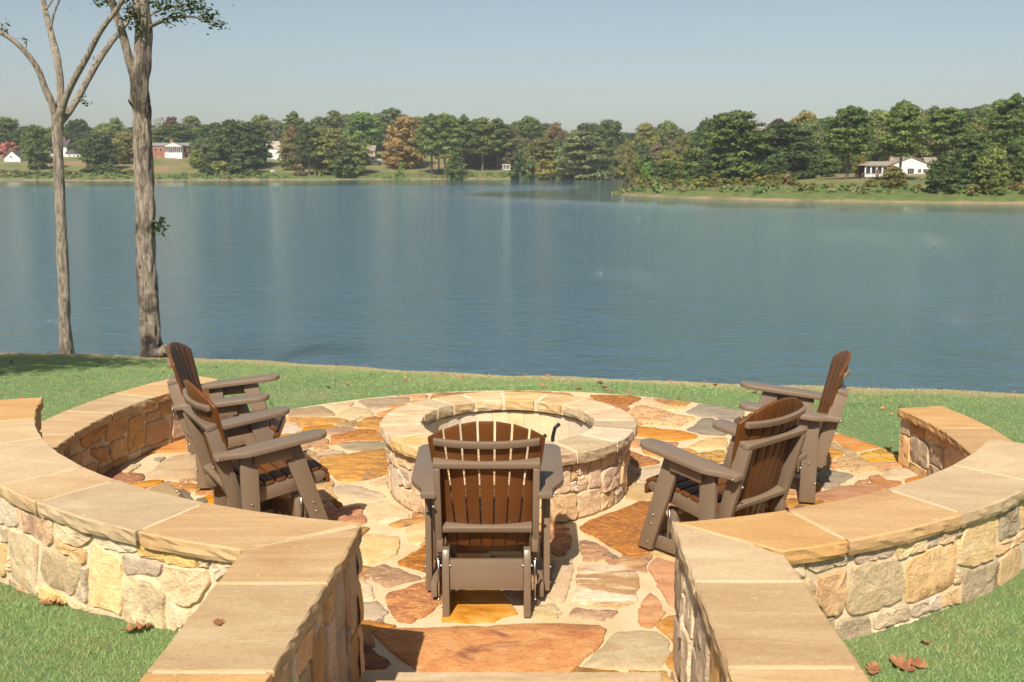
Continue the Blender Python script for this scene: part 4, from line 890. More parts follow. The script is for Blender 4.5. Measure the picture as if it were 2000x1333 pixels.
V,F=leaves(cs+big,rg,34,[.06,.06,.05]+[.085]*(len(cs)-3)+[.35]*len(big),(.03,.055)); obj('foliage',tris('foliage',V-np.array(b2),F,MAT['leaf']),t2)
# ------------------------------------------------ far trees (unit meshes: height 1, half-width 1)
def far_leaf_mat():
    t=NT('far_foliage'); oi=t.new('ObjectInfo'); c=t.new('NewGeometry').outputs['Position']
    n=t.mapr(t.noise(c,.55,4,.7),.3,.7,.62,1.3); a=t.attr('tone'); hs=t.new('HueSaturation'); t.l.new(oi.outputs['Color'],hs.inputs['Color']); t.l.new(t.math('MULTIPLY',n,a),hs.inputs['Value'])
    t.b.inputs['Roughness'].default_value=.6; t.b.inputs['Specular IOR Level'].default_value=.15; t.col(hs.outputs[0]); tr=t.new('BsdfTranslucent'); t.l.new(hs.outputs[0],tr.inputs[0]); mx=t.new('MixShader'); mx.inputs[0].default_value=.35; t.l.new(t.b.outputs[0],mx.inputs[1]); t.l.new(tr.outputs[0],mx.inputs[2]); t.l.new(mx.outputs[0],t.n['Material Output'].inputs[0]); return t.m
MAT['farleaf']=far_leaf_mat()
MAT['fartrunk']=plain('far_trunk',[(.3,(.10,.075,.055)),(.7,(.22,.17,.13))],1.5,.6,.05,coord='Object')
def quads(P,N,size,rng):
    n=len(P); up=rng.normal(0,1,(n,3)); N=N+rng.normal(0,.55,(n,3)); N/=np.linalg.norm(N,axis=1)[:,None]
    a=np.cross(N,up); a/=np.linalg.norm(a,axis=1)[:,None]; b=np.cross(N,a); s=rng.uniform(*size,n)[:,None]
    return np.stack([P-a*s-b*s*.25,P+b*s*.7-a*s*.1,P+a*s*.9+b*s*.2,P-b*s*.7+a*s*.15],1).reshape(-1,3)
def crown_mesh(name,clumps,per,size,rng,asp):
    """clumps: (centre xyz, radii xyz); built in real proportion asp=height/halfwidth then normalised"""
    P=[];N=[];T=[]
    for c,r in clumps:
        d=rng.normal(0,1,(per,3)); d/=np.linalg.norm(d,axis=1)[:,None]; d[:,2]=np.where(d[:,2]<-.35,-d[:,2]*.5,d[:,2]); k=rng.uniform(.45,1.05,(per,1))**.6
        P.append(np.array(c)+d*k*np.array(r)); N.append(d+np.array([0,0,.35])); T.append(np.full(per,rng.uniform(.72,1.28)))
    P=np.concatenate(P); N=np.concatenate(N); T=np.concatenate(T)*rng.uniform(.85,1.15,sum(len(p) for p in P[None]) if False else len(P))
    V=quads(P,N,size,rng); V[:,2]/=asp; me=tris(name,V,np.arange(len(V)).reshape(-1,4),MAT['farleaf']); attr(me,'tone',np.repeat(T,4)); return me
def trunk_mesh(name,top,r,asp,bend=.05,branches=0,rng=None):
    pts=[(0,0,-.04*asp,r*1.4),(0,0,.05*asp,r),(bend*.5,bend*.3,.3*asp*top,r*.85),(bend,-bend*.2,.65*asp*top,r*.6),(bend*.6,0,top*asp,r*.18)]
    V,F=tube([p[:3] for p in smooth_path(pts,4)],[p[3] for p in smooth_path(pts,4)],8); V=list(V)
    for k in range(branches):
        z=rng.uniform(.3,.85)*top*asp; a=rng.uniform(0,2*PI); l=rng.uniform(.3,.75); s=len(V)
        v,f=tube([(0,0,z),(math.cos(a)*l*.5,math.sin(a)*l*.5,z+l*.45),(math.cos(a)*l,math.sin(a)*l,z+l*.75)],[r*.4,r*.25,r*.06],5); V+=list(v); F+=[tuple(i+s for i in q) for q in f]
    me=mesh(name,[(p[0],p[1],p[2]/asp) for p in V],F,MAT['fartrunk'],True); return me
rg=np.random.default_rng(99)
def oak(asp,n,low):
    c=[]
    for i in range(n):
        z=rg.uniform(low,.97); w=math.sin(PI*min(1,max(.06,(z-low*.6)/(1.04-low*.6)))**.8)**.7; a=rg.uniform(0,2*PI); rad=w*math.sqrt(rg.uniform(.12,1))*.84; s=rg.uniform(.16,.30)
        c.append(((math.cos(a)*rad,math.sin(a)*rad,z*asp-.05*asp),(s,s,s*.75)))
    return c
def pine(asp,n,low):
    c=[]
    for i in range(n):
        z=low+(1-low)*rg.uniform(0,1)**.85; k=(z-low)/(1-low); w=(1-k**3.2)*.8+.24; a=rg.uniform(0,2*PI); rad=w*rg.uniform(.25,.95); s=rg.uniform(.18,.32)*(1-.3*k)
        c.append(((math.cos(a)*rad,math.sin(a)*rad,z*asp-.06*asp+rad*.12),(s*1.2,s*1.2,s*.62)))
    c.append(((0,0,asp*.95),(.16,.16,.05*asp))); return c
def cone(asp,n,low):
    c=[]
    for i in range(n):
        z=rg.uniform(low,.97); w=(1-z)**.8*.95+.04; a=rg.uniform(0,2*PI); rad=w*rg.uniform(.4,.9); s=rg.uniform(.12,.24)*(.5+.7*w); c.append(((math.cos(a)*rad,math.sin(a)*rad,z*asp),(s,s,s*.8)))
    return c
KINDS={}
def reg(kind,i,clf,asp,n,low,per,size,ttop,tr,branches=2):
    KINDS.setdefault(kind,[]).append((crown_mesh(kind+'_crown',clf(asp,n,low),per,size,rg,asp),trunk_mesh(kind+'_trunk',ttop,tr,asp,rg.uniform(-.06,.06),branches,rg)))
for i in range(4): reg('oak',i,oak,2.4,140,.06,75,(.032,.07),.8,.075,3)
for i in range(4): reg('pine',i,pine,3.2,120,.34,75,(.032,.07),.97,.06,3)
for i in range(2): reg('fullpine',i,pine,2.6,160,.05,75,(.032,.07),.97,.06,2)
for i in range(2): reg('cone',i,cone,3.,60,.05,70,(.04,.08),.95,.05,0)
for i in range(3): reg('shrub',i,oak,1.5,34,.0,80,(.05,.10),.5,.05,3)
for i in range(2): reg('bare',i,oak,3.2,26,.3,22,(.03,.06),.9,.06,14)
GREEN={'dark': (0.1, 0.146, 0.047), 'mid': (0.151, 0.202, 0.057), 'light': (0.208, 0.261, 0.071), 'bright': (0.19, 0.29, 0.07), 'olive': (0.241, 0.232, 0.069), 'yellow': (0.283, 0.247, 0.062), 'orange': (0.37, 0.25, 0.09), 'rust': (0.19, 0.135, 0.065), 'brown': (0.235, 0.185, 0.09), 'red': (0.17, 0.09, 0.055), 'pink': (0.493, 0.194, 0.179), 'greygreen': (0.175, 0.209, 0.085), 'maroon': (0.098, 0.067, 0.053), 'tan': (0.34, 0.27, 0.17)}
tn=0; USED=set()
def tree(kind,px,top,base,hw,colr,Y,label,group=None,name=None,var=None):
    """a tree standing on the far bank; px,top,base: where it shows, Y: how far off"""
    global tn
    for sfx in('',', further right',', furthest right',', last rightward',', far right one'):
        if label+sfx not in USED: label=label+sfx; break
    USED.add(label); x,_,zt=unproj(px,top,Y); z0=float(land_height(np.array([x]),np.array([Y]))[0][0]); h=max(1.,zt-z0+.15); w=hw*Y/1944*1.25
    r=random.Random(tn*7+3); tn+=1; cr,tr=KINDS[kind][(tn if var is None else var)%len(KINDS[kind])]
    nm=name or {'oak':'oak_tree','pine':'pine_tree','fullpine':'pine_tree','cone':'conifer','shrub':'shrub','bare':'bare_tree'}[kind]
    e=empty(nm,(x,Y,z0-.1),r.uniform(0,6.28),label,'shrub' if kind=='shrub' else 'tree',group); e.scale=(w,w,h)
    c=obj('crown',cr,e); t=obj('trunk',tr,e); j=r.uniform(.88,1.14); g=GREEN[colr]; c.color=(g[0]*j*r.uniform(.92,1.08),g[1]*j,g[2]*j,1)
    return e
TL=[ # kind,px,top,base,hw,colour,Y,label
('oak',8,228,300,36,'mid',335,'tall rounded green tree above the white garage at far left'),
('oak',67,243,343,26,'mid',268,'green tree with a visible trunk beside the small white garage'),
('shrub',17,277,305,15,'pink',305,'pink blossoming small tree behind the white garage'),
('oak',43,250,310,22,'dark',320,'dark green tree between white garage and dark-roofed house'),
('oak',150,232,300,26,'dark',345,'dark tree rising behind the dark-roofed white house'),
('oak',190,258,342,34,'dark',266,'broad dark tree on the bank right of the dark-roofed house'),
('shrub',212,316,348,17,'mid',258,'green bush at the water below the broad dark tree'),
('shrub',178,322,348,13,'mid',259,'small green bush at the foot of the broad dark tree'),
('oak',243,256,340,24,'olive',283,'olive-yellow tree left of the thick foreground trunk'),
('oak',225,229,290,16,'light',350,'slim pale green tree poking above the canopy at left'),
('bare',312,226,290,16,'tan',352,'leafless greyish tree beside the red-brown tree'),
('oak',335,227,285,18,'red',345,'red-brown autumn tree above the brick ranch house'),
('fullpine',322,244,290,26,'mid',330,'low green pine left of centre behind the brick ranch house'),
('fullpine',352,242,290,28,'mid',332,'low green pine right behind the brick ranch house'),
('oak',374,225,290,22,'light',362,'pale yellowish tree over the right end of the brick ranch house'),
('oak',384,292,335,15,'light',272,'small light tree in front of the brick house right end'),
('oak',415,240,330,34,'dark',288,'dark oak at the left of the dense clump right of the brick house'),
('oak',455,233,345,44,'dark',272,'largest dark oak in the clump right of the brick house'),
('oak',488,236,345,34,'dark',280,'dark oak at the right edge of the clump by the blue-railed house'),
('shrub',405,325,352,15,'dark',258,'round dark bush on the bank right of the brick house'),
('shrub',428,314,348,18,'olive',260,'olive bush under the dark oaks'),
('shrub',470,300,348,36,'dark',262,'wide dark thicket down to the water under the oaks'),
('bare',533,226,300,14,'tan',345,'thin brownish tree above the blue-railed house'),
('oak',508,223,300,24,'light',350,'yellowish treetop behind the blue-railed house'),
('pine',573,217,330,20,'mid',318,'tall pine rising above the brown pine'),
('pine',573,244,337,22,'rust',274,'browning pine with rust-coloured boughs by the shore'),
('cone',584,301,346,12,'rust',260,'small rust and green conifer at the foot of the browning pine'),
('pine',601,238,345,22,'dark',262,'pine with a tall bare trunk beside the rust conifer'),
('oak',637,246,344,36,'olive',264,'broad olive-green oak right of the bare-trunked pine'),
('oak',692,262,342,28,'light',268,'lighter green tree left of the beige two-storey house'),
('shrub',672,298,344,32,'mid',262,'wide green bush on the shore left of the beige house'),
('oak',706,217,300,34,'bright',312,'bright green round-crowned tree behind the beige house'),
('pine',652,215,300,24,'greygreen',330,'grey-green pine left of the bright green round tree'),
('pine',765,211,300,32,'mid',350,'tallest green pines on the hill left of the orange tree'),
('oak',792,224,335,35,'orange',287,'large orange autumn tree, the brightest on the far shore'),
('oak',775,272,332,25,'orange',283,'lower orange tree merging with the large orange one'),
('shrub',783,318,349,13,'bright',254,'bright green bush alone at the water below the orange tree'),
('pine',842,222,335,28,'mid',272,'left pine of the bare-stemmed pine group right of the orange tree'),
('pine',868,220,338,30,'mid',268,'middle pine of the bare-stemmed group right of the orange tree'),
('pine',856,230,334,22,'mid',276,'rear pine of the bare-stemmed group right of the orange tree'),
('fullpine',889,296,342,17,'mid',262,'small bushy pine at the right foot of the pine group'),
('pine',905,224,325,28,'mid',285,'right pine of the group above the red-roofed house'),
('pine',942,228,322,28,'mid',285,'pine with dark stem left of the white shed'),
('pine',972,230,320,26,'mid',288,'pine directly above the white shed'),
('oak',990,246,318,24,'brown',290,'brownish tree above and right of the white shed'),
('shrub',1016,302,343,21,'dark',262,'rounded dark bush right of the white shed'),
('oak',1060,268,340,32,'olive',272,'yellow-olive tree right of the rounded dark bush'),
('shrub',1068,310,342,20,'yellow',262,'yellowish bush by the shore under the olive tree'),
('fullpine',1138,255,348,42,'greygreen',260,'large spreading grey-green pine overhanging the inlet'),
('oak',1190,233,335,38,'dark',300,'dark rounded tree just right of the spreading pine'),
('oak',1143,238,330,28,'dark',312,'dark treetop above the spreading pine'),
('oak',1030,226,320,34,'mid',320,'mid green tree crown above the yellow-olive tree'),
('oak',1085,238,320,22,'brown',318,'brown-tinged tree between the hill and the inlet'),
('oak',1222,280,345,26,'mid',290,'green tree at the back of the inlet'),
('oak',1262,238,330,24,'yellow',330,'pale yellow-green tree behind the inlet'),
('oak',1305,234,330,26,'light',335,'light green tree right of the pale yellow one'),
('bare',1318,262,345,22,'brown',240,'brownish half-bare tree on the point'),
('oak',1340,262,350,22,'olive',235,'olive tree behind the point'),
('oak',1386,228,350,33,'dark',222,'dark oak left of the biggest pine'),
('oak',1265,316,366,15,'bright',152,'yellow-green sapling nearest the tip of the point'),
('oak',1306,313,362,28,'dark',154,'dense dark green small tree behind the yellow-green sapling'),
('shrub',1232,333,366,12,'brown',146,'brown shrub at the very tip of the point'),
('shrub',1345,330,366,16,'mid',158,'green shrub between the dark small tree and the biggest pine'),
('fullpine',1438,216,362,60,'mid',166,'biggest full green pine on the right shore'),
('fullpine',1532,238,358,56,'dark',168,'dark full pine right of the biggest pine'),
('oak',1478,262,360,30,'mid',172,'green tree squeezed between the two full pines'),
('oak',1520,229,330,24,'maroon',215,'maroon treetop above the dark full pine'),
('oak',1572,214,330,32,'olive',222,'olive treetop right of the maroon one'),
('bare',1606,248,330,13,'tan',182,'tan dead tree left of the lawn pine'),
('pine',1662,206,354,44,'mid',136,'broad lawn pine with bare trunk left of the white house'),
('oak',1682,303,346,12,'yellow',150,'small yellow tree at the left end of the white house'),
('pine',1767,195,354,36,'mid',130,'tall pine with long bare trunk before the white house gable'),
('oak',1745,324,374,22,'olive',119,'small loose tree before the white house'),
('oak',1846,303,384,30,'dark',113,'dense dark small tree right of the white house gable'),
('pine',1856,210,360,46,'mid',152,'pine behind the right roof of the white house'),
('fullpine',1902,262,378,32,'dark',124,'dark pine right of the white house'),
('oak',1944,286,390,30,'light',112,'bright green young tree at the right shore'),
('pine',1985,183,372,44,'mid',134,'tallest pine at the right edge of the frame'),
('oak',1985,270,380,28,'mid',122,'leafy green tree low at the right edge'),
('oak',1815,270,352,24,'brown',165,'brownish tree between pines behind the white house'),
('oak',1620,300,350,20,'mid',170,'low green tree left of the broad lawn pine'),
('oak',1580,300,354,22,'mid',165,'low green tree right of the dark full pine'),
]
for k,px,top,base,hw,colr,Y,lab in TL: tree(k,px,top,base,hw,colr,Y,lab,'trees along the far shore' if k!='shrub' else 'shrubs along the far shore')
SIL=np.array([(-150,235),(0,232),(60,246),(100,243),(200,238),(330,240),(450,236),(520,232),(570,226),(650,222),(760,217),(800,226),(850,226),(930,232),(1000,228),(1060,236),(1110,243),(1170,240),(1200,242),(1232,252),(1290,240),(1370,240),(1430,228),(1480,238),(1560,222),(1620,222),(1660,214),(1750,204),(1850,206),(1950,190),(2000,186),(2150,180)])
rt=random.Random(5)
LMK=[(25,'the white garage'),(124,'the dark-roofed white house'),(190,'the broad dark bank tree'),(243,'the olive bank tree'),(336,'the brick ranch house'),(455,'the dark oak clump'),(528,'the blue-railed house'),(601,'the bare-trunked pine'),(660,'the broad olive oak'),(723,'the beige house'),(792,'the orange tree'),(868,'the bare-stemmed pines'),(940,'the red-roofed house'),(989,'the white shed'),(1060,'the yellow-olive tree'),(1138,'the spreading pine'),(1222,'the inlet'),(1306,'the tip of the point'),(1386,'the dark oak on the point'),(1438,'the biggest pine'),(1532,'the dark full pine'),(1606,'the tan dead tree'),(1662,'the broad lawn pine'),(1778,'the white gabled house'),(1856,'the white house right wing'),(1944,'the bright young tree'),(2020,'the right frame edge')]
def hill_label(k,colr,px,row):
    d,n_=min((abs(px-a),b) for a,b in LMK); a=[q for q,b in LMK if b==n_][0]; pos='straight above' if abs(px-a)<10 else (('well left of' if px<a-28 else 'left of') if px<a else ('well right of' if px>a+28 else 'right of'))
    cw={'mid':'green','greygreen':'grey-green','light':'light green','dark':'dark green','olive':'olive','brown':'brownish'}[colr]; kw={'oak':'rounded','pine':'ragged pine','fullpine':'bushy pine'}[k]
    return f"{cw} {kw} treetop, {('skyline','second','third','lowest')[row]} row, {pos} {n_}"
for row,(dy,Ya,Yb) in enumerate(((4,375,410),(16,335,370),(34,300,330))):
    px=-110+row*9
    while px<2120:
        right=px>1330; Y=rt.uniform(Ya,Yb); 
        if right: Y=rt.uniform(190+18*(2-row),215+18*(2-row)) if px>1400 else rt.uniform(250,290)
        top=np.interp(px,SIL[:,0],SIL[:,1])+dy*(1.2 if right else 1)+rt.uniform(-4,10); k=rt.choice(['oak','oak','oak','fullpine','pine'] if not right else ['pine','oak','fullpine','oak'])
        colr=rt.choice(['dark','mid','mid','greygreen','olive','light','mid','dark','brown' if rt.random()<.3 else 'mid'])
        hide=(row==2 and any(abs(px-c)<w for c,w in((125,32),(25,18),(335,45),(530,28),(735,35),(880,28),(985,14),(1790,110))))
        if not hide: tree(k,px,top,0,rt.uniform(19,27)*(1.45 if right else 1),colr,Y,hill_label(k,colr,px,row),'trees of the wooded hill behind')
        px+=rt.uniform(23,33)*(1.3 if right else 1)
# lower fill in the dense stretches, down toward the water
for a,b,st,Ya,Yb,t0 in((392,515,15,275,296,272),(560,705,16,272,296,268),(905,975,17,290,300,272),(1020,1235,15,272,300,276),(1245,1560,19,158,180,296),(1868,2050,22,118,140,290)):
    px=a
    while px<b:
        Y=rt.uniform(Ya,Yb); colr=rt.choice(['dark','mid','dark','olive','mid','greygreen'])
        if not(1270<px<1300 or 575<px<590): tree('oak',px,t0+rt.uniform(-8,16),0,rt.uniform(13,19)*(1.3 if px>1240 else 1),colr,Y,hill_label('oak',colr,px,3),'trees of the wooded hill behind')
        px+=st*rt.uniform(.8,1.2)
ns=0
for a,b,st,Ya,Yb,t0,t1 in((1245,1560,13,126,150,336,356),(1560,1840,34,114,124,362,370),(-20,265,15,252,262,330,342),(395,520,16,256,262,328,340),(1880,2010,18,110,116,352,372)):
    px=a
    while px<b:
        Y=np.interp(px,(1240,1400,1560),(146,132,126))+rt.uniform(-2,6) if a==1245 else rt.uniform(Ya,Yb); colr=rt.choice(['olive','mid','brown','yellow','light','olive'] if px>1200 else ['mid','light','olive','mid']); ns+=1
        d_,n_=min((abs(px-q),w) for q,w in LMK); tree('shrub',px,rt.uniform(t0,t1),0,rt.uniform(8,14),colr,Y,f"low {colr.replace('mid','green').replace('light','light green')} bush at the waterline {'left' if px<[q for q,w in LMK if w==n_][0] else 'right'} of {n_}",'low bushes along the far waterline'); px+=st*rt.uniform(.7,1.3)
# low scrub along the banks
rs=np.random.default_rng(3)
def scrub(pl,n,lo,hi,dmin,dmax,skip=lambda x,y:False):
    P=[];N=[];pl=np.array(pl); seg=np.hypot(*np.diff(pl,axis=0).T); cum=np.concatenate([[0],np.cumsum(seg)])
    C=[]
    for i in range(n):
        t=rs.uniform(0,cum[-1]); x=np.interp(t,cum,pl[:,0]); y=np.interp(t,cum,pl[:,1])+rs.uniform(dmin,dmax)
        if abs(x)>y*.56+6 or skip(x,y): continue
        C.append((x,y))
    for x,y in C:
        z=float(land_height(np.array([x]),np.array([y]))[0][0]); h=rs.uniform(lo,hi); m=int(60+40*h); d=rs.normal(0,1,(m,3)); d/=np.linalg.norm(d,axis=1)[:,None]; d[:,2]=abs(d[:,2])
        P.append(np.array([x,y,z])+d*np.array([h*.9,h*.7,h])*rs.uniform(.4,1,(m,1))); N.append(d)
    return np.concatenate(P),np.concatenate(N)
def scrubmat():
    t=NT('bank_scrub'); c=t.new('NewGeometry').outputs['Position']; t.b.inputs['Roughness'].default_value=.7
    return t.col(t.ramp(t.noise(c,.16,5,.65),[(.28,(.07,.12,.035)),(.45,(.11,.17,.05)),(.58,(.19,.19,.075)),(.7,(.26,.21,.11))]))
MAT['scrub']=scrubmat()
P,N=scrub([(14.5,139),(20,128),(30,118),(42,112),(56,108),(80,105)],150,.25,.85,1.0,8.); P2,N2=scrub(SHORE1[1:9],420,.3,1.2,.8,5.,lambda x,y:(-62<x<-8 and rs.uniform()<.75) or (-100<x<-80 and rs.uniform()<.5))
P=np.concatenate([P,P2]); N=np.concatenate([N,N2]); V=quads(P,N,(.12,.3),rs)
tag(obj('bank_scrub',tris('bank_scrub',V,np.arange(len(V)).reshape(-1,4),MAT['scrub'])),'low weeds and scrub fringing the far banks','scrub',kind='stuff')
# ------------------------------------------------ houses
MAT['white']=plain('white_siding',[(.3,(.66,.64,.60)),(.7,(.78,.76,.72))],3,.2,.01); MAT['brick']=plain('red_brick',[(.3,(.24,.085,.055)),(.7,(.36,.15,.10))],4,.3,.01)
MAT['roofdark']=plain('dark_shingle',[(.3,(.05,.05,.055)),(.7,(.09,.085,.09))],4,.4,.02); MAT['roofbrown']=plain('brown_shingle',[(.3,(.20,.165,.13)),(.7,(.30,.25,.20))],4,.4,.02)
MAT['rooftan']=plain('tan_shingle',[(.3,(.30,.25,.20)),(.7,(.42,.35,.28))],4,.4,.02); MAT['roofred']=plain('red_roof',[(.3,(.32,.16,.12)),(.7,(.42,.22,.17))],4,.4,.02)
MAT['roofgrey']=plain('grey_shingle',[(.3,(.18,.18,.17)),(.7,(.28,.28,.26))],4,.4,.02)
MAT['beige']=plain('beige_siding',[(.3,(.42,.33,.24)),(.7,(.52,.42,.31))],3,.2,.01); MAT['woodbrown']=plain('brown_wood',[(.3,(.10,.06,.04)),(.7,(.18,.11,.07))],4,.3,.01)
MAT['stonebase']=plain('stone_base',[(.3,(.30,.21,.15)),(.7,(.46,.34,.25))],3,.5,.02)
def glassmat():
    t=NT('window_glass'); t.b.inputs['Roughness'].default_value=.08; c=t.coord(); return t.col(t.ramp(t.noise(c,2,2),[(.4,(.02,.025,.03)),(.6,(.05,.055,.06))]))
MAT['glass']=glassmat()
MAT['bluerail']=plain('blue_grey_paint',[(.3,(.26,.30,.36)),(.7,(.34,.38,.44))],3,.2,.01)
class House:
    """local x to the right, y away from us, z up; metres per photo pixel from the distance"""
    def __init__(s,name,px,py,Y,label,rz=0):
        x,y,z=unproj(px,py,Y); s.o=empty(name,(x,y,z),rz,label,'house' if name!='shed' else 'shed'); s.k=Y/1944
    def P(s,v): return tuple(a*s.k for a in v)
    def part(s,name,V,F,mat,parent=None): return obj(name,mesh(name,[s.P(v) for v in V],F,MAT[mat]),parent or s.o)
    def box(s,name,x0,x1,y0,y1,z0,z1,mat,parent=None): V,F=box(x0,x1,y0,y1,z0,z1); return s.part(name,V,F,mat,parent)
    def gable(s,name,x0,x1,y0,y1,z0,zr,mat,axis='x',over=1.2,th=1.,parent=None):
        # pitched roof, ridge along axis
        if axis=='x': prof=[(y0-over,z0-.4),((y0+y1)/2,zr),(y1+over,z0-.4),(y1+over,z0-.4+th),((y0+y1)/2,zr+th),(y0-over,z0-.4+th)]; V=[(x,a,b) for x in(x0-over,x1+over) for a,b in prof]
        else: prof=[(x0-over,z0-.4),((x0+x1)/2,zr),(x1+over,z0-.4),(x1+over,z0-.4+th),((x0+x1)/2,zr+th),(x0-over,z0-.4+th)]; V=[(a,y,b) for y in(y0-over,y1+over) for a,b in prof]
        return s.part(name,V,[(0,1,4,5),(1,2,3,4),(6,11,10,7),(7,10,9,8),(0,6,7,1),(1,7,8,2),(2,8,9,3),(3,9,10,4),(4,10,11,5),(5,11,6,0)],mat,parent)
    def tri(s,name,x0,x1,y,z0,zr,mat,d=1.): # gable wall infill
        V=[(x0,y,z0),(x1,y,z0),((x0+x1)/2,y,zr),(x0,y+d,z0),(x1,y+d,z0),((x0+x1)/2,y+d,zr)]; return s.part(name,V,[(0,1,2),(5,4,3),(0,3,4,1),(1,4,5,2),(2,5,3,0)],mat)
    def window(s,x0,x1,z0,z1,y,frame='white',mull=0,parent=None):
        f=s.box('window',x0-.35,x1+.35,y-.35,y+.1,z0-.35,z1+.35,frame,parent); V,F=box(x0,x1,y-.5,y-.36,z0,z1); obj('pane',mesh('pane',[s.P(v) for v in V],F,MAT['glass']),f)
        for k in range(mull): xm=x0+(x1-x0)*(k+1)/(mull+1); V,F=box(xm-.18,xm+.18,y-.7,y-.52,z0,z1); obj('mullion',mesh('mullion',[s.P(v) for v in V],F,MAT[frame]),f)
        return f
# small white garage, far left
h=House('garage',25,327,290,'small white gabled garage with brick base at far left')
h.box('base',-16,16,0,40,-12,8,'stonebase'); h.box('wall',-15.5,15.5,.5,39,8,17,'white'); h.tri('gable',-15.5,15.5,.5,17,31,'white'); h.gable('roof',-15.5,15.5,0,40,17,31,'roofdark','y'); h.window(-3,0,18,21,.5)
h=House('white_house',124,311,305,'white house with dark roof and raised deck at left')
h.box('wall',-32,4,8,50,-10,23,'white'); h.gable('roof',-32,4,8,50,23,36,'roofdark'); h.box('wing_wall',4,31,4,40,-10,10,'white'); h.gable('wing_roof',4,31,4,40,10,24,'roofdark'); h.box('deck',-2,31,-10,3,-1,0,'woodbrown')
for x in(-1,10,20,30): h.box('deck_post',x-.6,x+.6,-9,-8,-16,-1,'woodbrown')
rl=h.box('railing',-2,31,-10,-9.5,4.2,5,'white')
for x in range(-1,31,4): h.box('baluster',x-.3,x+.3,-9.9,-9.6,0,4.2,'white',rl)
h.window(-26,-21,10,17,8); h.window(-14,-9,10,17,8); h.window(8,13,2,7,4); h.window(17,22,2,7,4); h.window(25,29,1,8,4); h.box('chimney',-9,-5,24,30,30,42,'brick')
h=House('brick_ranch_house',336,314,300,'long red brick ranch house with white glazed sunroom on the hillside')
h.box('wall',-58,41,12,60,-6,28,'brick'); h.gable('roof',-58,41,12,60,28,33,'roofgrey','x',1.5); h.box('sunroom_wall',-11,22,-6,12,-6,15,'white'); h.box('sunroom_band',-11,22,-6,12,26,28,'white'); h.tri('sunroom_gable',-12,23,-6.5,28,33.5,'white'); h.gable('sunroom_roof',-12,23,-6,14,28,33.5,'roofgrey','y',1.2)
for k in range(9): x=-9.7+3.65*k; h.window(x,x+2.6,17,25.5,-5)
h.box('sunroom_back',-10.5,21.5,4,5,15,26,'white'); h.box('stair_block',-27,-11,-8,4,-8,4,'white'); h.box('stair_block',12,24,-13,-6.1,-8,5,'white'); h.box('stair_block',17,22,-16,-13.1,-8,1,'white')
for x in(-45,-34,-24,30,36): h.window(x-2,x+2,17,24,12)
h.window(-32,-28,2,7,12); h.box('chimney',-12,-6,30,36,34,40,'brick')
h=House('blue_railed_house',528,322,300,'cream house with blue-grey railed deck half hidden by trees')
h.box('wall',-22,22,10,50,-8,30,'white'); h.gable('roof',-22,22,10,50,30,44,'rooftan','x'); h.box('dormer',-20,-6,6,20,30,40,'white'); h.tri('dormer_gable',-20,-6,6,40,49,'white'); h.gable('dormer_roof',-20,-6,6,22,40,49,'roofred','y')
h.box('front_wing',10,22,0,10,-8,18,'white'); h.tri('front_gable',10,22,0,18,26,'white'); h.gable('front_roof',10,22,0,12,18,26,'rooftan','y')
h.box('deck',-22,9,-4,9,7,8.5,'bluerail'); rl=h.box('railing',-22,9,-4,-3.4,13.5,14.5,'bluerail')
for x in range(-21,9,3): h.box('baluster',x-.4,x+.4,-3.9,-3.5,8.5,13.5,'bluerail',rl)
for x in(-21,-11,-1,8): h.box('deck_post',x-.7,x+.7,-3.5,-2.5,-8,7,'bluerail')
for x in(-17,-9,-1): h.window(x-2.5,x+2.5,14,23,10); h.window(x-2.5,x+2.5,-5,4,10)
h.window(13,19,4,12,0)
h=House('beige_house',723,313,300,'narrow beige two-storey house left of the orange tree')
h.box('wall',-10,9,0,30,-4,17,'beige'); h.gable('roof',-10,9,0,30,17,27,'roofbrown'); h.box('porch_floor',-10,10,-8,-.1,-3,-2,'woodbrown'); h.part('porch_roof',[(-11,-9,6),(11,-9,6),(11,.1,10),(-11,.1,10),(-11,-9,7),(11,-9,7),(11,.1,11),(-11,.1,11)],[(0,3,2,1),(4,5,6,7),(0,1,5,4),(1,2,6,5),(2,3,7,6),(3,0,4,7)],'roofbrown')
for x in(-9.5,-3,3,9): h.box('porch_post',x-.5,x+.5,-8,-7,-3,6,'woodbrown')
for x in(-6,5): h.window(x-1.6,x+1.6,11,15,0); h.window(x-1.6,x+1.6,-1,4,0)
h=House('red_roofed_house',882,306,318,'brick house with pinkish red roof behind the bare-stemmed pines')
h.box('wall',-30,26,0,30,-6,10,'brick'); h.gable('roof',-30,26,0,30,10,21,'roofred')
for x in(-24,-10,4,18): h.window(x-2,x+2,0,6,0)
h.box('chimney',-4,0,12,16,18,27,'brick')
h=House('shed',989,331,272,'small white open-fronted shed on the far lawn')
h.box('back_wall',-7,7,6,7,-1,8,'white'); h.box('side_wall',-7,-6,0,5.9,-1,8,'white'); h.box('side_wall',6,7,0,5.9,-1,8,'white'); h.box('roof',-8,8,-1,8,8.05,9.2,'white'); h.box('divider',-.4,.4,.2,5.9,-1,8,'white')
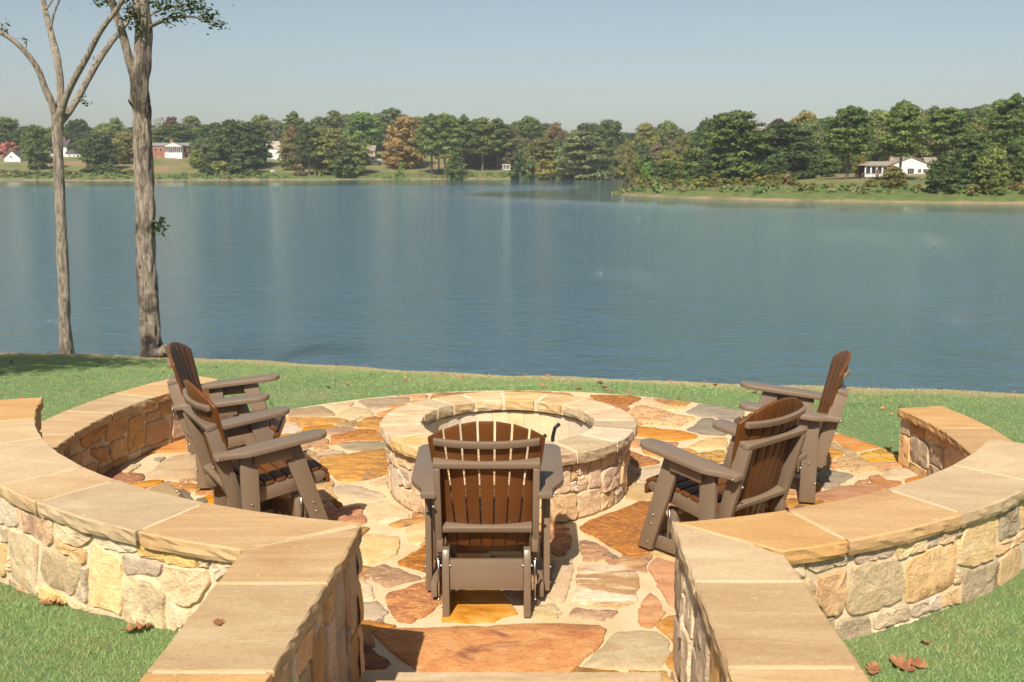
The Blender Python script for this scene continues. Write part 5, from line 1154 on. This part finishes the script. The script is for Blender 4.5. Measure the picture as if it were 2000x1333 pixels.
# white house on the right shore
h=House('white_gabled_house',1778,346,146,'long white house with broad gable and screened porch on the right shore')
h.box('stone_base',-35,42,0,60,-8,6,'stonebase'); h.box('wall',-35,42,1,60,6,20,'white'); h.tri('gable',-50,48,1,20,38.5,'white'); h.gable('roof',-50,48,0,60,19,38,'roofbrown','y',1.5,1.4)
h.box('rear_wing',42.2,112,24,60,-8,22,'white'); h.gable('rear_roof',40,112,22,62,22,36,'roofbrown','x',2,1.4)
h.box('porch_floor',-88,-36,2,40,-8,-2,'roofgrey'); h.box('porch_roof_beam',-88,-36,1,3,19,22,'white'); h.part('porch_roof',[(-91,-2,21.5),(-34,-2,21.5),(-34,44,21.5),(-91,44,21.5),(-72,16,29.5),(-34,16,29.5),(-34,28,29.5),(-72,28,29.5)],[(0,3,2,1),(0,1,5,4),(1,2,6,5),(2,3,7,6),(3,0,4,7),(4,5,6,7)],'roofbrown')
for x in(-87,-76,-65,-54,-44,-37): h.box('porch_post',x-1,x+1,1.5,3.2,-2,19,'white')
h.box('porch_back',-88,-36,38,40,-2,21,'woodbrown')
for a,b in((-86,-77),(-75,-66),(-64,-55),(-53,-45)): h.box('half_wall',a,b,2,3,-2,5,'white'); h.window(a+.5,b-.5,6,18,2.8)
h.box('door',-66,-60,1.2,1.9,-2,14,'woodbrown')
dk=h.box('deck_rail',-96,-36,-6,-5.4,6,7,'roofgrey')
for x in range(-95,-36,5): h.box('baluster',x-.5,x+.5,-5.9,-5.5,-4,6,'roofgrey',dk)
h.window(14,20,8,15,1,mull=1); h.window(24,31,8,15,1,mull=1); h.window(-6,6,3,16,1,mull=2)
for x in(55,68,80,94): h.window(x-2,x+2,2,16,24)
h.box('chimney',-28,-20,36,44,20,46,'stonebase')
# parked vehicles by the beige house
def paint(name,c):
    t=NT(name); t.b.inputs['Roughness'].default_value=.3; t.b.inputs['Specular IOR Level'].default_value=.5; return t.col(t.ramp(t.noise(t.coord(),3,2),[(.3,tuple(v*.9 for v in c)),(.7,c)]))
def vehicle(px,Y,c,label,L_=4.5,Hh_=1.5,truck=False):
    x,y,z=unproj(px,315,Y); z=float(land_height(np.array([x]),np.array([Y]))[0][0]); e=empty('parked_truck' if truck else 'parked_car',(x,Y,z),0,label,'truck' if truck else 'car'); m=paint('car_paint',c)
    if truck: prof=[(-L_/2,.45),(L_/2,.45),(L_/2,1.05),(L_*.3,1.12),(L_*.18,1.75),(-L_*.1,1.75),(-L_*.13,1.1),(-L_/2,1.1)]
    else: prof=[(-L_/2,.4),(L_/2,.4),(L_/2,.8),(L_*.3,.92),(L_*.16,1.42),(-L_*.25,1.42),(-L_*.42,.95),(-L_/2,.9)]
    V,F=extr(prof,'y',-.85,.85); obj('body',bev_mesh('body',V,F,m,.06),e)
    gp=[(L_*.16,1.2 if truck else 1.0),(L_*.11,1.66 if truck else 1.36),(-L_*.08,1.66 if truck else 1.36),(-L_*.1,1.2 if truck else 1.0)]
    V,F=extr(gp,'y',-.87,.87); obj('window',mesh('window',V,F,MAT['glass']),e)
    for a in(-L_*.32,L_*.32):
        for b in(-.8,.8): V,F=tube([(a,b-.12,.34),(a,b+.12,.34)],.34,12); obj('wheel',mesh('wheel',V,F,MAT['iron'],True),e)
    e.rotation_euler=(0,0,.15)
vehicle(731,292,(.03,.05,.04),'dark green car parked beside the beige house'); vehicle(752,298,(.30,.27,.24),'silver-tan pickup truck parked left of the orange tree',5.4,1.8,True)
x,y,z=unproj(534,337,262); z=float(land_height(np.array([x]),np.array([y]))[0][0])
def boat(px,Y,lab,L_=4.):
    x,_,_=unproj(px,350,Y); z=float(land_height(np.array([x]),np.array([Y]))[0][0]); b=empty('rowing_boat',(x,Y,z),.3,lab,'boat','small white boats on the far bank'); V=[];m=9
    for i in range(m):
        t=i/(m-1); w=.6*math.sin(PI*min(1,.25+.75*(1-t)))**.6*(1-t**4)+.02
        for a,zz in((-1,.5+.15*t),(-.7,.08),(.7,.08),(1,.5+.15*t)): V.append(((t-.5)*L_,a*w,zz))
    F=[(i*4+k,i*4+k+1,i*4+k+5,i*4+k+4) for i in range(m-1) for k in range(3)]+[(0,1,2,3)]
    obj('hull',mesh('hull',V,F,MAT['white']),b)
    for a in(-.8,.6): V,F=box(a-.12,a+.12,-.42,.42,.38,.43); obj('thwart',mesh('thwart',V,F,MAT['white']),b)
boat(136,257,'white rowing boat on the bank right of the forked trunk',1.8); boat(534,266,'white rowing boat below the blue-railed house',1.5)
# post standing in the inlet
x,_,_=unproj(1167,345,256); pv,pf_=tube([(x,256,-3),(x,256,-1.),(x,256,1.1)],[.16,.15,.13],8); po=cobj('mooring_post',pv,pf_,MAT['fartrunk'],None,True); tag(po,'weathered post standing in the mouth of the inlet','post')
# ------------------------------------------------ shade trees just outside the frame (their shadows reach the lawn)
def shade_tree(x,y,lab,seed,s=1.):
    r2=np.random.default_rng(seed); z=float(lawn_height(np.array([x]),np.array([y]))[0]); e=empty('shade_tree',(x,y,z),0,lab,'tree'); V,F=limb([(0,0,-.2,.3),(.05,0,1,.22),(.1,.1,3,.19),(0,.1,6,.13),(.1,0,9*s,.05)],r2,16,.1,6); obj('trunk',mesh('trunk',V,F,MAT['bark_dark'],True),e)
    cs=[];sp=[]
    for i in range(46):
        d=r2.normal(0,1,3); d/=np.linalg.norm(d); k=r2.uniform(.4,1); cs.append((d[0]*2.5*k*s,d[1]*1.2*k*s,7.2+d[2]*.9*k)); sp.append(r2.uniform(.3,.55))
    V,F=leaves(cs,r2,170,sp,(.07,.12)); obj('foliage',tris('foliage',V,F,MAT['leaf']),e)
shade_tree(-9.7,8.2,'shade tree standing left of the photographed lawn',3); shade_tree(12.2,4.6,'shade tree standing right of the photographed lawn',4,.8)
# ------------------------------------------------ fallen leaves and shore weeds
def leafdry(name,stops):
    t=NT(name); c=t.new('NewGeometry').outputs['Position']; t.b.inputs['Roughness'].default_value=.7; return t.col(t.ramp(t.noise(c,14,3,.6),stops))
MAT['deadleaf']=leafdry('dead_leaf',[(.3,(.14,.055,.025)),(.5,(.27,.115,.05)),(.7,(.42,.24,.12))])
rl_=np.random.default_rng(12)
def leaf_shape(s,r): # lobed curled oak leaf
    out=[];n=15
    for i in range(n):
        t=i/(n-1); w=.30*math.sin(PI*t)**.7*(1+.38*math.sin(t*22)); out.append((t-.5,w))
    V=[];F=[]; cu=r.uniform(.5,1.)
    for x,w in out: V+= [(x*s,-w*s,s*cu*(w*w*2.2+x*x*.7)),(x*s,0,s*cu*x*x*.6),(x*s,w*s,s*cu*(w*w*2.2+x*x*.7))]
    for i in range(n-1):
        a=i*3;b=a+3; F+=[(a,a+1,b+1,b),(a+1,a+2,b+2,b+1)]
    return V,F
def ground(px,py):
    lo,hi=1.,40.
    for _ in range(50):
        m=(lo+hi)/2; x,y,z=unproj(px,py,m)
        if z>float(lawn_height(x,y)): lo=m
        else: hi=m
    return unproj(px,py,lo)
NAMED=[(126,764,.24,'large pale curled leaf lying on the lawn beyond the left wall'),(268,1236,.12,'brown leaf on the grass against the left wall near the wing'),(112,1186,.07,'small red leaf at the foot of the left wall, third from the frame edge'),(92,1183,.07,'small red-brown leaf at the foot of the left wall, nearest the frame edge'),(198,1193,.07,'small reddish leaf at the wall foot below the stained stones'),(1760,1306,.10,'pale brown curled oak leaf on the lower right grass'),(1792,1303,.08,'rust leaf beside the pale curled leaf on the lower right grass'),(1704,1314,.08,'dark rust leaf against the right wing wall'),(1807,1262,.05,'small orange leaf on the grass by the right wall'),(128,745,.14,'brown leaf on the lawn above the large pale one'),(185,735,.12,'small tan leaf on the lawn left of the thick trunk'),(555,757,.14,'brown leaf on the lawn behind the farther left chair'),(1735,880,.10,'brown leaf by the far end of the right wall')]
for px,py,s,lab in NAMED:
    p=ground(px,py); V,F=leaf_shape(s,rl_); o=obj('fallen_leaf',mesh('fallen_leaf',V,F,MAT['deadleaf'],True),None,(p[0],p[1],p[2]+.012)); o.rotation_euler=(rl_.uniform(-.3,.3),rl_.uniform(-.3,.3),rl_.uniform(0,6.28)); tag(o,lab,'leaf')
def oncap(x,y,z,s,lab):
    V,F=leaf_shape(s,rl_); o=obj('fallen_leaf',mesh('fallen_leaf',V,F,MAT['deadleaf'],True),None,(x,y,z+.002)); o.rotation_euler=(0,0,2.); tag(o,lab,'leaf')
oncap(-.925,2.93,UZ,.05,'tiny red leaf lying on the left wing wall cap')
AV=[];AF=[]
for i in range(260):
    x=rl_.uniform(-11,9); y=rl_.uniform(8.,17.5); _,d,r=dry_at(np.array([x]),np.array([y]))
    if r[0]<3.35 or d[0]<-.1 or abs(x)>y*.58: continue
    s=rl_.uniform(.035,.085); V,F=leaf_shape(s,rl_); M_=Matrix.Rotation(rl_.uniform(0,6.28),3,'Z')@Matrix.Rotation(rl_.normal(0,.4),3,'X')@Matrix.Rotation(rl_.normal(0,.3),3,'Y'); z=float(lawn_height(x,y))+.02; b=len(AV)
    AV+=[M_@Vector(v)+Vector((x,y,z)) for v in V]; AF+=[tuple(k+b for k in f) for f in F]
tag(mobj('scattered_leaves',AV,AF,MAT['deadleaf'],smooth=True),'dry brown leaves scattered over the lawn','leaves',kind='stuff')
# heap of leaves with a twig at the right shore
p=ground(1886,768); hp=empty('leaf_heap',p,0,'heap of rust-coloured leaves with an upright twig at the right shore','leaf heap'); V_=[];F_=[]
for i in range(150):
    a=rl_.uniform(0,6.28); k=abs(rl_.normal(0,.11)); s=rl_.uniform(.05,.1); V,F=leaf_shape(s,rl_); M_=Matrix.Rotation(rl_.uniform(0,6.28),3,'Z')@Matrix.Rotation(rl_.normal(0,.9),3,'X')@Matrix.Rotation(rl_.normal(0,.9),3,'Y'); off=Vector((math.cos(a)*k*1.2-(.28*(i%3==0)),math.sin(a)*k,max(.0,.17-k*1.1)*rl_.uniform(.2,1)*(1 if i%3 else .4))); b=len(V_)
    V_+=[M_@Vector(v)+off for v in V]; F_+=[tuple(q+b for q in f) for f in F]
obj('leaves',mesh('leaves',V_,F_,MAT['deadleaf'],True),hp); V,F=tube([(0,0,.1),(.02,0,.25),(.03,.01,.33)],[.006,.005,.002],5); obj('twig',mesh('twig',V,F,MAT['bark_dark'],True),hp)
# weeds at the water's edge
WV=[];WF=[]
for px,py,h_,n_ in((830,716,.22,22),(1000,735,.1,14),(1100,740,.12,14),(1330,748,.18,16),(1690,757,.24,34),(1780,764,.1,20),(1815,764,.24,46),(1985,768,.3,40),(1650,757,.12,18),(1440,752,.12,14),(690,705,.08,10),(1560,755,.1,12)):
    p=ground(px,py)
    for k in range(n_):
        x,y=p[0]+rl_.normal(0,.12),p[1]+rl_.normal(0,.06); z=float(lawn_height(x,y)); hh=h_*rl_.uniform(.4,1.1); b=len(WV); w=.006; lx,ly=rl_.normal(0,.3,2)*hh
        WV+=[(x-w,y,z),(x+w,y,z),(x+lx*.5+w*.8,y+ly*.5,z+hh*.6),(x+lx*.5-w*.8,y+ly*.5,z+hh*.6),(x+lx,y+ly,z+hh)]; WF+=[(b,b+1,b+2,b+3),(b+3,b+2,b+4)]
        if k%3==0: q=len(WV); WV+=[(x+lx*.5,y+ly*.5,z+hh*.6),(x+lx*.5+.03,y+ly*.5,z+hh*.68),(x+lx*.5+.05,y+ly*.5,z+hh*.6),(x+lx*.5+.02,y+ly*.5,z+hh*.55)]; WF+=[(q,q+1,q+2,q+3)]
tag(mobj('shore_weeds',WV,WF,MAT['blade']),'thin pale weeds along the near shoreline','weeds',kind='stuff')

# ------------------------------------------------ air
V,F=box(-640,640,-45,715,-7,48); hz=mesh('haze',V,F); hm=bpy.data.materials.new('haze_air'); hm.use_nodes=True; hn=hm.node_tree; hn.nodes.clear()
pv_=hn.nodes.new('ShaderNodeVolumePrincipled'); pv_.inputs['Color'].default_value=(.82,.9,.95,1); pv_.inputs['Density'].default_value=.0003; ho=hn.nodes.new('ShaderNodeOutputMaterial'); hn.links.new(pv_.outputs[0],ho.inputs['Volume'])
hz.materials.append(hm); tag(obj('haze',hz),'thin pale haze over the lake','haze',kind='stuff')
